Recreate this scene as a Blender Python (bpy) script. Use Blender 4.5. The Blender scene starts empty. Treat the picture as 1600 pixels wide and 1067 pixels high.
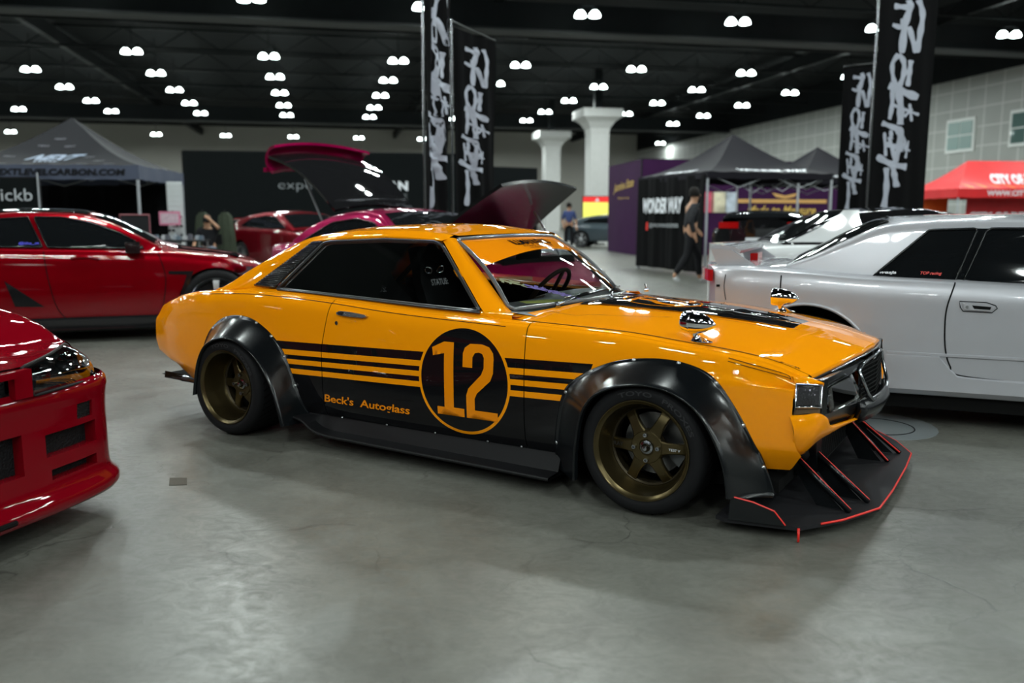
import bpy, bmesh, math, random
from math import sin, cos, pi, radians, sqrt, atan2
from mathutils import Vector, Matrix, noise
from mathutils.geometry import tessellate_polygon
random.seed(7)
SC = bpy.context.scene
COL = SC.collection

# ------------------------------------------------------------------ camera, world, exposure
F, PITCH, H = 1335.0, .1435, 1.176
cd = bpy.data.cameras.new('camera'); cam = bpy.data.objects.new('camera', cd); COL.objects.link(cam)
cam.location = (0, 0, H); cam.rotation_euler = (pi/2-PITCH, 0, 0)
cd.sensor_width = 36; cd.lens = F/1600*36; cd.clip_end = 400
cd.dof.use_dof = True; cd.dof.focus_distance = 3.9; cd.dof.aperture_fstop = 1.7
SC.camera = cam
w = bpy.data.worlds.new('world'); SC.world = w; w.use_nodes = True
w.node_tree.nodes['Background'].inputs[0].default_value = (.55, .65, .7, 1)
w.node_tree.nodes['Background'].inputs[1].default_value = .006
SC.view_settings.view_transform = 'Standard'; SC.view_settings.look = 'None'
SC.view_settings.gamma = 1; SC.view_settings.use_curve_mapping = False
SC.view_settings.exposure = 0.0
SC.cycles.use_denoising = True
SC.cycles.max_bounces = 8; SC.cycles.sample_clamp_indirect = 6
SC.cycles.use_light_tree = True
LAMP_W = 140.0        # watts of one high bay lamp
LAMP_Z = 9.2
HALL = .204            # turn of the hall
def hall(u, v):        # hall axes -> world
    return (u*cos(HALL)-v*sin(HALL), u*sin(HALL)+v*cos(HALL))

# ------------------------------------------------------------------ helpers
def link(o, parent=None):
    COL.objects.link(o)
    if parent: o.parent = parent
    return o
def empty(name, loc=(0, 0, 0), rz=0, label=None, cat=None, group=None):
    o = bpy.data.objects.new(name, None); COL.objects.link(o); o.location = loc; o.rotation_euler = (0, 0, rz)
    o.empty_display_size = .1
    return tag(o, label, cat, group)
def tag(o, label=None, cat=None, group=None, kind=None):
    if label: o['label'] = label
    if cat: o['category'] = cat
    if group: o['group'] = group
    if kind: o['kind'] = kind
    return o
def mesh(name, vs, fs, m, parent=None, smooth=True, mats=None, mi=None, sharp=None):
    me = bpy.data.meshes.new(name); me.from_pydata([tuple(v) for v in vs], [], fs); me.update()
    o = bpy.data.objects.new(name, me)
    for q in (mats or [m]): me.materials.append(q)
    if mi: me.polygons.foreach_set('material_index', mi)
    if smooth:
        me.polygons.foreach_set('use_smooth', [True]*len(me.polygons))
        if sharp:
            try: me.set_sharp_from_angle(angle=radians(sharp))
            except Exception: pass
    return link(o, parent)
class MB:
    def __init__(s): s.v = []; s.f = []
    def add(s, vs, fs):
        n = len(s.v); s.v += [tuple(v) for v in vs]; s.f += [tuple(i+n for i in f) for f in fs]; return s
    def box(s, c, d, rz=0, M=None, bev=0):
        x, y, z = d[0]/2, d[1]/2, d[2]/2
        vs = [Vector((a*x, b*y, e*z)) for e in (-1, 1) for a, b in ((-1, -1), (1, -1), (1, 1), (-1, 1))]
        R = Matrix.Rotation(rz, 3, 'Z') if M is None else M
        vs = [R@v+Vector(c) for v in vs]
        return s.add(vs, [(3, 2, 1, 0), (4, 5, 6, 7), (0, 1, 5, 4), (1, 2, 6, 5), (2, 3, 7, 6), (3, 0, 4, 7)])
    def tube(s, p0, p1, r0, r1=None, n=12, caps=True):
        p0, p1 = Vector(p0), Vector(p1); r1 = r0 if r1 is None else r1
        d = (p1-p0).normalized(); a = d.orthogonal().normalized(); b = d.cross(a)
        vs = []
        for p, r in ((p0, r0), (p1, r1)):
            vs += [p+(a*cos(2*pi*i/n)+b*sin(2*pi*i/n))*r for i in range(n)]
        fs = [(i, (i+1) % n, n+(i+1) % n, n+i) for i in range(n)]
        if caps: fs += [tuple(range(n-1, -1, -1)), tuple(range(n, 2*n))]
        return s.add(vs, fs)
    def path(s, pts, r, n=8, closed=False):
        pts = [Vector(p) for p in pts]; k = len(pts); vs = []; a = None
        for i, p in enumerate(pts):
            d = (pts[(i+1) % k]-pts[i-1]) if closed else (pts[min(i+1, k-1)]-pts[max(i-1, 0)])
            d.normalize()
            a = d.orthogonal().normalized() if a is None else (a-d*a.dot(d)).normalized()
            b = d.cross(a); rr = r[i] if isinstance(r, (list, tuple)) else r
            vs += [p+(a*cos(2*pi*j/n)+b*sin(2*pi*j/n))*rr for j in range(n)]
        fs = [(i*n+j, i*n+(j+1) % n, ((i+1) % k)*n+(j+1) % n, ((i+1) % k)*n+j) for i in range(k if closed else k-1) for j in range(n)]
        if not closed: fs += [tuple(range(n-1, -1, -1)), tuple(range((k-1)*n, k*n))]
        return s.add(vs, fs)
    def lathe(s, prof, c, axis, n=48, a0=0, a1=2*pi):   # prof: (radius, along)
        c = Vector(c); d = Vector(axis).normalized(); a = d.orthogonal().normalized(); b = d.cross(a)
        full = abs(a1-a0-2*pi) < 1e-6; m = n if full else n+1; vs = []
        for r, t in prof:
            vs += [c+d*t+(a*cos(a0+(a1-a0)*j/n)+b*sin(a0+(a1-a0)*j/n))*r for j in range(m)]
        fs = [(i*m+j, i*m+(j+1) % m, (i+1)*m+(j+1) % m, (i+1)*m+j) for i in range(len(prof)-1) for j in range(n)]
        return s.add(vs, fs)
    def prism(s, poly, fn, t0, t1):    # poly 2D, fn(a,b,t)->3D
        n = len(poly); vs = [fn(a, b, t0) for a, b in poly]+[fn(a, b, t1) for a, b in poly]
        fs = [(i, (i+1) % n, n+(i+1) % n, n+i) for i in range(n)]
        tr = tessellate_polygon([[Vector((a, b, 0)) for a, b in poly]])
        fs += [tuple(reversed(t)) for t in tr]+[tuple(i+n for i in t) for t in tr]
        return s.add(vs, fs)
    def grid(s, rows, flip=False, closed=False):
        n = len(rows[0]); vs = [p for r in rows for p in r]
        m = n if closed else n-1
        fs = [(i*n+j, i*n+(j+1) % n, (i+1)*n+(j+1) % n, (i+1)*n+j) for i in range(len(rows)-1) for j in range(m)]
        if flip: fs = [tuple(reversed(f)) for f in fs]
        return s.add(vs, fs)
    def slab(s, rows, th):    # grid thickened along its normals
        R, n = len(rows), len(rows[0]); P = [[Vector(p) for p in r] for r in rows]; N = []
        for i in range(R):
            q = []
            for j in range(n):
                du = P[min(i+1, R-1)][j]-P[max(i-1, 0)][j]; dv = P[i][min(j+1, n-1)]-P[i][max(j-1, 0)]
                x = du.cross(dv); q.append(x.normalized() if x.length > 1e-12 else Vector((0, 0, 0)))
            N.append(q)
        A = [p for r in P for p in r]; B = [P[i][j]-N[i][j]*th for i in range(R) for j in range(n)]
        k = R*n
        fs = [(i*n+j, i*n+j+1, (i+1)*n+j+1, (i+1)*n+j) for i in range(R-1) for j in range(n-1)]
        fs += [tuple(reversed([a+k for a in f])) for f in fs]
        ring = [j for j in range(n)]+[i*n+n-1 for i in range(1, R)]+[(R-1)*n+j for j in range(n-2, -1, -1)]+[i*n for i in range(R-2, 0, -1)]
        fs += [(ring[(i+1) % len(ring)], ring[i], ring[i]+k, ring[(i+1) % len(ring)]+k) for i in range(len(ring))]
        return s.add(A+B, fs)
    def build(s, name, m, parent=None, smooth=False, sharp=None):
        o = mesh(name, s.v, s.f, m, parent, smooth, sharp=sharp)
        bm = bmesh.new(); bm.from_mesh(o.data); bmesh.ops.recalc_face_normals(bm, faces=bm.faces); bm.to_mesh(o.data); bm.free()
        if smooth and sharp:
            o.data.set_sharp_from_angle(angle=radians(sharp))
        return o
def children(o): return list(o.children)
def copy_tree(o, parent=None):
    c = o.copy(); COL.objects.link(c)
    if parent: c.parent = parent
    for ch in children(o): copy_tree(ch, c)
    return c
def cr(xs, ys, x):          # smooth interpolation of a table (monotone cubic)
    n = len(xs)
    if x <= xs[0]: return ys[0]+(x-xs[0])*(ys[1]-ys[0])/(xs[1]-xs[0])
    if x >= xs[-1]: return ys[-1]+(x-xs[-1])*(ys[-1]-ys[-2])/(xs[-1]-xs[-2])
    i = max(k for k in range(n-1) if xs[k] <= x)
    d = lambda k: (ys[k+1]-ys[k])/(xs[k+1]-xs[k])
    def m(k):
        if k == 0: return d(0)
        if k == n-1: return d(n-2)
        a, b = d(k-1), d(k)
        return 0 if a*b <= 0 else 2*a*b/(a+b)
    h = xs[i+1]-xs[i]; t = (x-xs[i])/h
    return (2*t**3-3*t*t+1)*ys[i]+(t**3-2*t*t+t)*h*m(i)+(-2*t**3+3*t*t)*ys[i+1]+(t**3-t*t)*h*m(i+1)
def T(*pairs):
    xs = [p[0] for p in pairs]; ys = [p[1] for p in pairs]
    return lambda x: cr(xs, ys, x)
def lin(a, b, n): return [a+(b-a)*i/(n-1) for i in range(n)]
def poly_resample(pts, n, closed=False):
    P = [Vector(p) for p in pts]
    if closed: P.append(P[0])
    L = [0]
    for a, b in zip(P, P[1:]): L.append(L[-1]+(b-a).length)
    out = []
    for i in range(n):
        s = L[-1]*i/(n if closed else n-1); k = max(j for j in range(len(P)-1) if L[j] <= s+1e-9)
        t = (s-L[k])/max(L[k+1]-L[k], 1e-9); out.append(P[k].lerp(P[k+1], min(t, 1)))
    return out
def smooth_path(pts, n):     # catmull-rom through points
    P = [Vector(p) for p in pts]; m = len(P)-1; out = []
    for i in range(n):
        s = m*i/(n-1); k = min(int(s), m-1); t = s-k
        a, b, c, d = P[max(k-1, 0)], P[k], P[k+1], P[min(k+2, m)]
        out.append(.5*((2*b)+(c-a)*t+(2*a-5*b+4*c-d)*t*t+(3*b-a-3*c+d)*t**3))
    return out
def inside(poly, x, y):
    r = False; n = len(poly)
    for i in range(n):
        x1, y1 = poly[i]; x2, y2 = poly[(i+1) % n]
        if (y1 > y) != (y2 > y) and x < (x2-x1)*(y-y1)/(y2-y1)+x1: r = not r
    return r

# ------------------------------------------------------------------ materials
def new(name):
    m = bpy.data.materials.new(name); m.use_nodes = True
    return m, m.node_tree, m.node_tree.nodes['Principled BSDF']
def setp(b, **k):
    for a, v in k.items():
        n = a.replace('_', ' ')
        for s in b.inputs:
            if s.name.lower() == n.lower():
                s.default_value = (*v, 1) if isinstance(v, tuple) and len(v) == 3 and s.type == 'RGBA' else v
def N(nt, typ, **k):
    n = nt.nodes.new(typ)
    for a, v in k.items(): setattr(n, a, v)
    return n
MATS = {}
def mat(name, col, rough=.5, metal=0., coat=0., bump=0., bscale=40., emit=0., var=.06, spec=.5, vscale=6., trans=0.):
    if name in MATS: return MATS[name]
    m, nt, b = new(name); MATS[name] = m
    setp(b, Base_Color=tuple(col), Roughness=rough, Metallic=metal)
    b.inputs['Coat Weight'].default_value = coat; b.inputs['Coat Roughness'].default_value = .03; b.inputs['Coat IOR'].default_value = 1.4
    b.inputs['Specular IOR Level'].default_value = 0 if coat >= .9 else (.12 if rough >= .5 and max(col) < .08 and spec == .5 else spec)
    tc = N(nt, 'ShaderNodeTexCoord')
    if emit:
        b.inputs['Emission Color'].default_value = (*col, 1); b.inputs['Emission Strength'].default_value = emit
    if var:
        ns = N(nt, 'ShaderNodeTexNoise'); ns.inputs['Scale'].default_value = vscale; ns.inputs['Detail'].default_value = 4
        nt.links.new(tc.outputs['Object'], ns.inputs['Vector'])
        mx = N(nt, 'ShaderNodeMix', data_type='RGBA'); mx.inputs[6].default_value = tuple(c*(1-var) for c in col)+(1,)
        mx.inputs[7].default_value = tuple(min(1, c*(1+var)) for c in col)+(1,)
        nt.links.new(ns.outputs[0], mx.inputs[0]); nt.links.new(mx.outputs[2], b.inputs['Base Color'])
    if bump:
        nb = N(nt, 'ShaderNodeTexNoise'); nb.inputs['Scale'].default_value = bscale; nb.inputs['Detail'].default_value = 5
        nt.links.new(tc.outputs['Object'], nb.inputs['Vector'])
        bp = N(nt, 'ShaderNodeBump'); bp.inputs['Strength'].default_value = bump; bp.inputs['Distance'].default_value = .01
        nt.links.new(nb.outputs[0], bp.inputs['Height']); nt.links.new(bp.outputs[0], b.inputs['Normal'])
    return m
def math_(nt, op, a, b=None, clamp=False):
    n = N(nt, 'ShaderNodeMath', operation=op, use_clamp=clamp)
    for i, v in enumerate((a, b)):
        if v is None: continue
        if isinstance(v, (int, float)): n.inputs[i].default_value = v
        else: nt.links.new(v, n.inputs[i])
    return n.outputs[0]
ORANGE = (.93, .30, .002); BLK = (.006, .006, .007)
def livery():
    m, nt, b = new('orange_livery_paint'); MATS['livery'] = m
    setp(b, Roughness=.32); b.inputs['Specular IOR Level'].default_value = 0; b.inputs['Coat Weight'].default_value = 1; b.inputs['Coat Roughness'].default_value = .02; b.inputs['Coat IOR'].default_value = 1.4
    tc = N(nt, 'ShaderNodeTexCoord'); sp = N(nt, 'ShaderNodeSeparateXYZ'); nt.links.new(tc.outputs['Object'], sp.inputs[0])
    x, y, z = sp.outputs
    lt = lambda a, v: math_(nt, 'LESS_THAN', a, v); gt = lambda a, v: math_(nt, 'GREATER_THAN', a, v)
    mul = lambda a, c: math_(nt, 'MULTIPLY', a, c); mx = lambda a, c: math_(nt, 'MAXIMUM', a, c)
    s = math_(nt, 'ADD', z, math_(nt, 'MULTIPLY', math_(nt, 'SUBTRACT', x, .37), -.022))   # stripes rise a touch forward
    band = lambda a, c: mul(gt(s, a), lt(s, c))
    blk = mx(mx(band(.518, .560), band(.467, .490)), mx(band(.417, .441), lt(s, .390)))
    lim = mul(gt(x, -1.05), lt(math_(nt, 'SUBTRACT', x, math_(nt, 'MULTIPLY', z, .35)), .742))
    blk = mul(blk, lim)
    dx = math_(nt, 'SUBTRACT', x, .288); dz = math_(nt, 'SUBTRACT', z, .4375)
    r = math_(nt, 'SQRT', math_(nt, 'ADD', mul(dx, dx), mul(dz, dz)))
    blk = mx(mul(blk, gt(r, .2545)), lt(r, .2405))
    low = mul(lt(z, .17), lt(x, 1.0)); blk = mx(blk, mul(low, gt(x, -1.05)))
    side = gt(math_(nt, 'ABSOLUTE', y), .66)
    blk = mul(blk, side)
    ns = N(nt, 'ShaderNodeTexNoise'); ns.inputs['Scale'].default_value = 3
    nt.links.new(tc.outputs['Object'], ns.inputs['Vector'])
    pr = N(nt, 'ShaderNodeMix', data_type='RGBA'); pr.inputs[6].default_value = (*ORANGE, 1); pr.inputs[7].default_value = (.96, .315, .003, 1)
    nt.links.new(ns.outputs[0], pr.inputs[0])
    c = N(nt, 'ShaderNodeMix', data_type='RGBA'); nt.links.new(blk, c.inputs[0]); nt.links.new(pr.outputs[2], c.inputs[6]); c.inputs[7].default_value = (*BLK, 1)
    nt.links.new(c.outputs[2], b.inputs['Base Color'])
    return m
livery()
mat('orange', ORANGE, .32, coat=1, var=.02)
mat('gloss_black', BLK, .25, coat=1, var=0)
mat('satin_black', (.004, .005, .006), .2, coat=.0, spec=.35, var=.05, bump=.02, bscale=30)
mat('flat_black', (.012, .012, .013), .6, var=.1)
mat('deep_black', (.004, .004, .004), .8, var=0)
mat('rubber', (.010, .010, .011), .62, var=.12, bump=.05, bscale=80)
mat('bronze', (.090, .068, .030), .30, metal=.85, var=.05)
mat('bronze_dark', (.045, .034, .018), .42, metal=.7, var=.1)
mat('chrome_soft', (.8, .81, .83), .22, metal=1, var=0)
mat('chrome', (.85, .86, .88), .05, metal=1, var=0)
mat('dark_chrome', (.32, .33, .35), .18, metal=1, var=.03)
mat('steel', (.45, .46, .48), .3, metal=1, var=.1)
mat('red_edge', (.75, .02, .012), .4, var=.02)
mat('decal_orange', (.86, .25, .003), .35, coat=1, var=.02)
mat('decal_white', (.75, .77, .82), .4, var=.03)
mat('decal_red', (.7, .03, .02), .4, var=.03)
mat('cabin', (.010, .010, .011), .8, var=.2, bump=.1)
mat('seat_fabric', (.016, .016, .018), .9, var=.2, bump=.2, bscale=200)
mat('yellow_card', (.62, .66, .16), .5, var=.02)
mat('lilac', (.45, .33, .8), .5, var=.05)
mat('cream', (.75, .72, .45), .5, var=.05)
def glass(name, col, alpha, rough=.02):
    m, nt, b = new(name); MATS[name] = m
    g = N(nt, 'ShaderNodeBsdfGlossy'); g.inputs['Roughness'].default_value = rough; g.inputs[0].default_value = (1, 1, 1, 1)
    t = N(nt, 'ShaderNodeBsdfTransparent'); t.inputs[0].default_value = (*col, 1)
    lw = N(nt, 'ShaderNodeFresnel'); lw.inputs[0].default_value = 1.45
    ns = N(nt, 'ShaderNodeTexNoise'); ns.inputs['Scale'].default_value = 4
    mp = N(nt, 'ShaderNodeMapRange'); mp.inputs[3].default_value = .95; mp.inputs[4].default_value = 1.05
    nt.links.new(ns.outputs[0], mp.inputs[0])
    f = math_(nt, 'MULTIPLY', math_(nt, 'ADD', math_(nt, 'MULTIPLY', lw.outputs[0], 1.0), alpha), mp.outputs[0])
    mx = N(nt, 'ShaderNodeMixShader'); nt.links.new(f, mx.inputs[0]); nt.links.new(t.outputs[0], mx.inputs[1]); nt.links.new(g.outputs[0], mx.inputs[2])
    nt.links.new(mx.outputs[0], nt.nodes['Material Output'].inputs[0])
    nt.nodes.remove(b)
    return m
glass('clear_glass', (.75, .78, .78), .02)
glass('lamp_glass', (.9, .92, .92), .10)
mat('dark_glass', (.006, .007, .008), .04, var=0, coat=1, spec=.6)

# text converted to a mesh, its points handed to a mapping function
def text_mesh(s, size=1, off=0, shear=0, spacing=1, res=3, align='LEFT'):
    c = bpy.data.curves.new('t', 'FONT'); c.body = s; c.size = size; c.offset = off; c.shear = shear; c.space_character = spacing
    c.resolution_u = res; c.align_x = align
    o = bpy.data.objects.new('t', c); COL.objects.link(o)
    bpy.context.view_layer.update()
    me = bpy.data.meshes.new_from_object(o.evaluated_get(bpy.context.evaluated_depsgraph_get()))
    vs = [v.co.copy() for v in me.vertices]; fs = [tuple(p.vertices) for p in me.polygons]
    bpy.data.objects.remove(o); bpy.data.curves.remove(c); bpy.data.meshes.remove(me)
    return vs, fs
def lettering(name, s, fn, m, parent, w=None, h=None, **k):
    """text scaled to w x h (unit box if None) then fn(u,v) -> 3D"""
    vs, fs = text_mesh(s, **k)
    x0 = min(v.x for v in vs); x1 = max(v.x for v in vs); y0 = min(v.y for v in vs); y1 = max(v.y for v in vs)
    sx = (w/(x1-x0)) if w else 1; sy = (h/(y1-y0)) if h else sx
    return mesh(name, [fn((v.x-x0)*sx, (v.y-y0)*sy) for v in vs], fs, m, parent, False)

# ------------------------------------------------------------------ the hall
def floor_mat():
    m, nt, b = new('polished_concrete'); MATS['concrete'] = m
    geo = N(nt, 'ShaderNodeTexCoord'); P = geo.outputs['Object']
    def noise_(sc, det, rough=.55, dist=0):
        n = N(nt, 'ShaderNodeTexNoise'); n.inputs['Scale'].default_value = sc; n.inputs['Detail'].default_value = det
        n.inputs['Roughness'].default_value = rough; n.inputs['Distortion'].default_value = dist
        nt.links.new(P, n.inputs['Vector']); return n.outputs[0]
    def rng(v, a, b_, c, d):
        r = N(nt, 'ShaderNodeMapRange'); r.inputs[1].default_value = a; r.inputs[2].default_value = b_; r.inputs[3].default_value = c; r.inputs[4].default_value = d
        nt.links.new(v, r.inputs[0]); return r.outputs[0]
    big = noise_(.55, 6, .6, .4); mid = noise_(3.2, 8, .65, .6); fine = noise_(38, 6, .7)
    r = N(nt, 'ShaderNodeValToRGB'); r.color_ramp.elements[0].position = .38; r.color_ramp.elements[1].position = .64
    r.color_ramp.elements[0].color = (.056, .055, .045, 1); r.color_ramp.elements[1].color = (.175, .176, .155, 1)
    smp = N(nt, 'ShaderNodeMapping'); smp.inputs['Scale'].default_value = (3.2, 5, 1); smp.inputs['Rotation'].default_value = (0, 0, .6); nt.links.new(P, smp.inputs[0])
    sn = N(nt, 'ShaderNodeTexNoise'); sn.inputs['Scale'].default_value = 2.4; sn.inputs['Detail'].default_value = 9; sn.inputs['Roughness'].default_value = .7; sn.inputs['Distortion'].default_value = 2.2; nt.links.new(smp.outputs[0], sn.inputs['Vector'])
    v = math_(nt, 'ADD', math_(nt, 'MULTIPLY', big, .36), math_(nt, 'ADD', math_(nt, 'MULTIPLY', mid, .26), math_(nt, 'ADD', math_(nt, 'MULTIPLY', fine, .16), math_(nt, 'MULTIPLY', sn.outputs[0], .22))))
    nt.links.new(v, r.inputs[0])
    # cracks: thin lines of a warped voronoi, only in places
    wn = N(nt, 'ShaderNodeTexNoise'); wn.inputs['Scale'].default_value = 2.2; wn.inputs['Detail'].default_value = 6; nt.links.new(P, wn.inputs['Vector'])
    wv = N(nt, 'ShaderNodeVectorMath', operation='MULTIPLY_ADD'); nt.links.new(wn.outputs['Color'], wv.inputs[0]); wv.inputs[1].default_value = (.55, .55, 0); nt.links.new(P, wv.inputs[2])
    vo = N(nt, 'ShaderNodeTexVoronoi', feature='DISTANCE_TO_EDGE'); vo.inputs['Scale'].default_value = 1.15; nt.links.new(wv.outputs[0], vo.inputs['Vector'])
    ck = math_(nt, 'MULTIPLY', rng(vo.outputs['Distance'], .001, .006, 1, 0), rng(noise_(.9, 3), .47, .60, 0, 1))
    st = rng(noise_(1.3, 3, .5, 1.0), .62, .72, 0, 1)
    mx = N(nt, 'ShaderNodeMix', data_type='RGBA'); nt.links.new(math_(nt, 'MULTIPLY', ck, .7), mx.inputs[0]); nt.links.new(r.outputs[0], mx.inputs[6]); mx.inputs[7].default_value = (.03, .028, .025, 1)
    dk = rng(noise_(2.6, 2, .4), .70, .76, 0, 1)
    m3 = N(nt, 'ShaderNodeMix', data_type='RGBA'); nt.links.new(math_(nt, 'MULTIPLY', dk, .5), m3.inputs[0]); nt.links.new(mx.outputs[2], m3.inputs[6]); m3.inputs[7].default_value = (.04, .038, .03, 1); mx = m3
    m2 = N(nt, 'ShaderNodeMix', data_type='RGBA'); nt.links.new(math_(nt, 'MULTIPLY', st, .25), m2.inputs[0]); nt.links.new(mx.outputs[2], m2.inputs[6]); m2.inputs[7].default_value = (.24, .25, .24, 1)
    nt.links.new(m2.outputs[2], b.inputs['Base Color'])
    nt.links.new(rng(sn.outputs[0], .35, .65, .46, .28), b.inputs['Roughness'])
    b.inputs['Specular IOR Level'].default_value = .55
    bp = N(nt, 'ShaderNodeBump'); bp.inputs['Strength'].default_value = .12; bp.inputs['Distance'].default_value = .004
    nt.links.new(math_(nt, 'SUBTRACT', math_(nt, 'ADD', math_(nt, 'MULTIPLY', fine, .4), mid), ck), bp.inputs['Height']); nt.links.new(bp.outputs[0], b.inputs['Normal'])
    return m
floor_mat()
mat('wall_beige', (.40, .39, .35), .8, var=.05)
mat('ceiling_black', (.010, .012, .013), .8, var=.3, vscale=1)
mat('beam_black', (.010, .012, .013), .55, var=.2, vscale=2)
mat('column_paint', (.50, .50, .49), .7, var=.08, vscale=3)
mat('cloth_black', (.0045, .0045, .005), .9, bump=.3, bscale=20, var=.1, spec=.1)
def hpt(u, v, z): x, y = hall(u, v); return Vector((x, y, z))
def hbox(name, u0, u1, v0, v1, z0, z1, m, kind='structure', parent=None):
    mb = MB(); vs = [hpt(u, v, z) for z in (z0, z1) for u, v in ((u0, v0), (u1, v0), (u1, v1), (u0, v1))]
    mb.add(vs, [(3, 2, 1, 0), (4, 5, 6, 7), (0, 1, 5, 4), (1, 2, 6, 5), (2, 3, 7, 6), (3, 0, 4, 7)])
    o = mb.build(name, m, parent); 
    if kind: o['kind'] = kind
    return o
U0, U1, V0, V1 = -52, 36.5, -40, 101
hbox('floor', U0, U1, V0, V1, -.3, 0, MATS['concrete'])
hbox('ceiling', U0, U1, V0, V1, 11.2, 11.5, MATS['ceiling_black'])
hbox('wall_back', U0, U1, V1, V1+.3, 0, 11.2, MATS['wall_beige'])
hbox('wall_left', U0-.3, U0, V0, V1, 0, 11.2, MATS['wall_beige'])
hbox('wall_front', U0, U1, V0-.3, V0, 0, 11.2, mat('wall_dark', (.10, .10, .095), .8))
def panel_wall():
    m, nt, b = new('wall_panels'); MATS['wall_panels'] = m
    tc = N(nt, 'ShaderNodeTexCoord'); mp = N(nt, 'ShaderNodeMapping'); mp.vector_type = 'POINT'
    mp.inputs['Rotation'].default_value = (0, 0, -HALL); nt.links.new(tc.outputs['Object'], mp.inputs[0])
    sp = N(nt, 'ShaderNodeSeparateXYZ'); nt.links.new(mp.outputs[0], sp.inputs[0])
    def joint(o, off, per, wd):
        a = math_(nt, 'MODULO', math_(nt, 'ADD', o, off+per*100), per)
        return math_(nt, 'LESS_THAN', a, wd)
    j = math_(nt, 'MAXIMUM', joint(sp.outputs[1], 0, 1.36, .10), joint(sp.outputs[2], .25, 1.10, .08))
    ns = N(nt, 'ShaderNodeTexNoise'); ns.inputs['Scale'].default_value = .6; nt.links.new(tc.outputs['Object'], ns.inputs['Vector'])
    c0 = N(nt, 'ShaderNodeMix', data_type='RGBA'); c0.inputs[6].default_value = (.30, .31, .29, 1); c0.inputs[7].default_value = (.40, .41, .385, 1); nt.links.new(ns.outputs[0], c0.inputs[0])
    mx = N(nt, 'ShaderNodeMix', data_type='RGBA'); nt.links.new(j, mx.inputs[0]); nt.links.new(c0.outputs[2], mx.inputs[6]); mx.inputs[7].default_value = (.52, .53, .51, 1)
    nt.links.new(mx.outputs[2], b.inputs['Base Color']); b.inputs['Roughness'].default_value = .6
panel_wall()
hbox('wall_right', U1, U1+.3, V0, V1, 0, 9.3, MATS['wall_panels'])
hbox('trim_1', U1-.1, U1+.3, V0, V1, 9.3, 11.2, MATS['ceiling_black'])
W1 = 45.3
# windows high in the right wall
mat('window_white', (.72, .74, .72), .5)
mat('window_dark', (.10, .16, .15), .05, coat=1)
mat('window_green', (.22, .32, .30), .3)
for k, (v, w_, z0, z1) in enumerate(((W1, 2.0, 5.2, 6.8), (W1-5, 2.0, 5.2, 6.8), (W1-10, 2.0, 5.2, 6.8))):
    fr = hbox('window_%d' % (k+1), U1-.10, U1, v-w_/2-.18, v+w_/2+.18, z0-.18, z1+.18, MATS['window_white'])
    for a in (0, 1):
        for b_ in (0, 1):
            hbox('window_pane', U1-.13, U1-.09, v-w_/2+a*(w_/2+.04), v-w_/2+a*(w_/2+.04)+w_/2-.04, z0+b_*((z1-z0)/2+.04), z0+b_*((z1-z0)/2+.04)+(z1-z0)/2-.04, MATS['window_green' if k == 0 else 'window_dark'], None, fr)
# ceiling beams, girders and joists
BV = [37.2, 76.0, -2.0]
for i, v in enumerate(BV):
    m_ = hbox('trim_%d' % (2+i), U0, U1, v, v+.6, 9.15, 10.3, MATS['beam_black'])
    MB().add([hpt(u, v+dv, z) for z in (9.05, 9.15) for u, dv in ((U0, -.25), (U1, -.25), (U1, .85), (U0, .85))], [(3, 2, 1, 0), (4, 5, 6, 7), (0, 1, 5, 4), (1, 2, 6, 5), (2, 3, 7, 6), (3, 0, 4, 7)]).build('beam_flange', mat('flange_grey', (.05, .053, .055), .5), m_)
n_ = 5
def truss(v, n_):
    mb = MB()
    for z in (10.0, 11.0): mb.path([hpt(U0, v, z), hpt(U1, v, z)], .07, 4)
    u = U0; k = 0
    while u < U1:
        mb.path([hpt(u, v, 10.0 if k % 2 else 11.0), hpt(u+1.6, v, 11.0 if k % 2 else 10.0)], .035, 4); u += 1.6; k += 1
    o = mb.build('trim_%d' % n_, MATS['beam_black']); o['kind'] = 'structure'
for v in [-34, -27.5, -21, -14.5, -8, 4.6, 11, 17.5, 24, 30.5, 34.5, 43, 49.5, 56, 62.5, 69, 82, 88.5]:
    truss(v, n_); n_ += 1
for u in (-35, -14, 7, 28):
    o = hbox('trim_%d' % n_, u, u+.3, V0, V1, 10.2, 10.9, MATS['beam_black']); n_ += 1
# twin high bay lamps
me_, nt_, b_ = new('lamp_glow'); MATS['lamp_glow'] = me_
b_.inputs['Base Color'].default_value = (.8, .9, .9, 1); b_.inputs['Emission Color'].default_value = (.86, 1, .97, 1); b_.inputs['Emission Strength'].default_value = 14
me_.cycles.emission_sampling = 'NONE'
def make_lamp():
    r = empty('high_bay_lamp')
    for s in (-1, 1):
        d = MB().lathe([(.02, .26), (.10, .24), (.19, .15), (.235, .02), (.225, 0), (.12, -.02), (0, -.03)], (s*.29, 0, 0), (0, 0, 1), 18).build('lamp_dome', MATS['lamp_glow'], r, True)
        MB().tube((s*.29, 0, .24), (s*.29, 0, .42), .08, .06, 10).build('ballast', MATS['beam_black'], d, True)
        l = bpy.data.lights.new('lamp_light', 'AREA'); l.shape = 'DISK'; l.size = .44; l.energy = LAMP_W; l.color = (.90, 1.0, .97)
        lo = bpy.data.objects.new('lamp_light', l); lo.location = (s*.29, 0, -.05); link(lo, r)
    MB().box((0, 0, .44), (.8, .05, .04)).tube((0, 0, .44), (0, 0, 2.01), .02, .02, 6).build('hanger', MATS['beam_black'], r)
    return r
L0 = Vector((-12.34, 44.97)); LI = Vector((6.4, 1.27)); LJ = Vector((-1.45, 6.45)).normalized()
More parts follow.
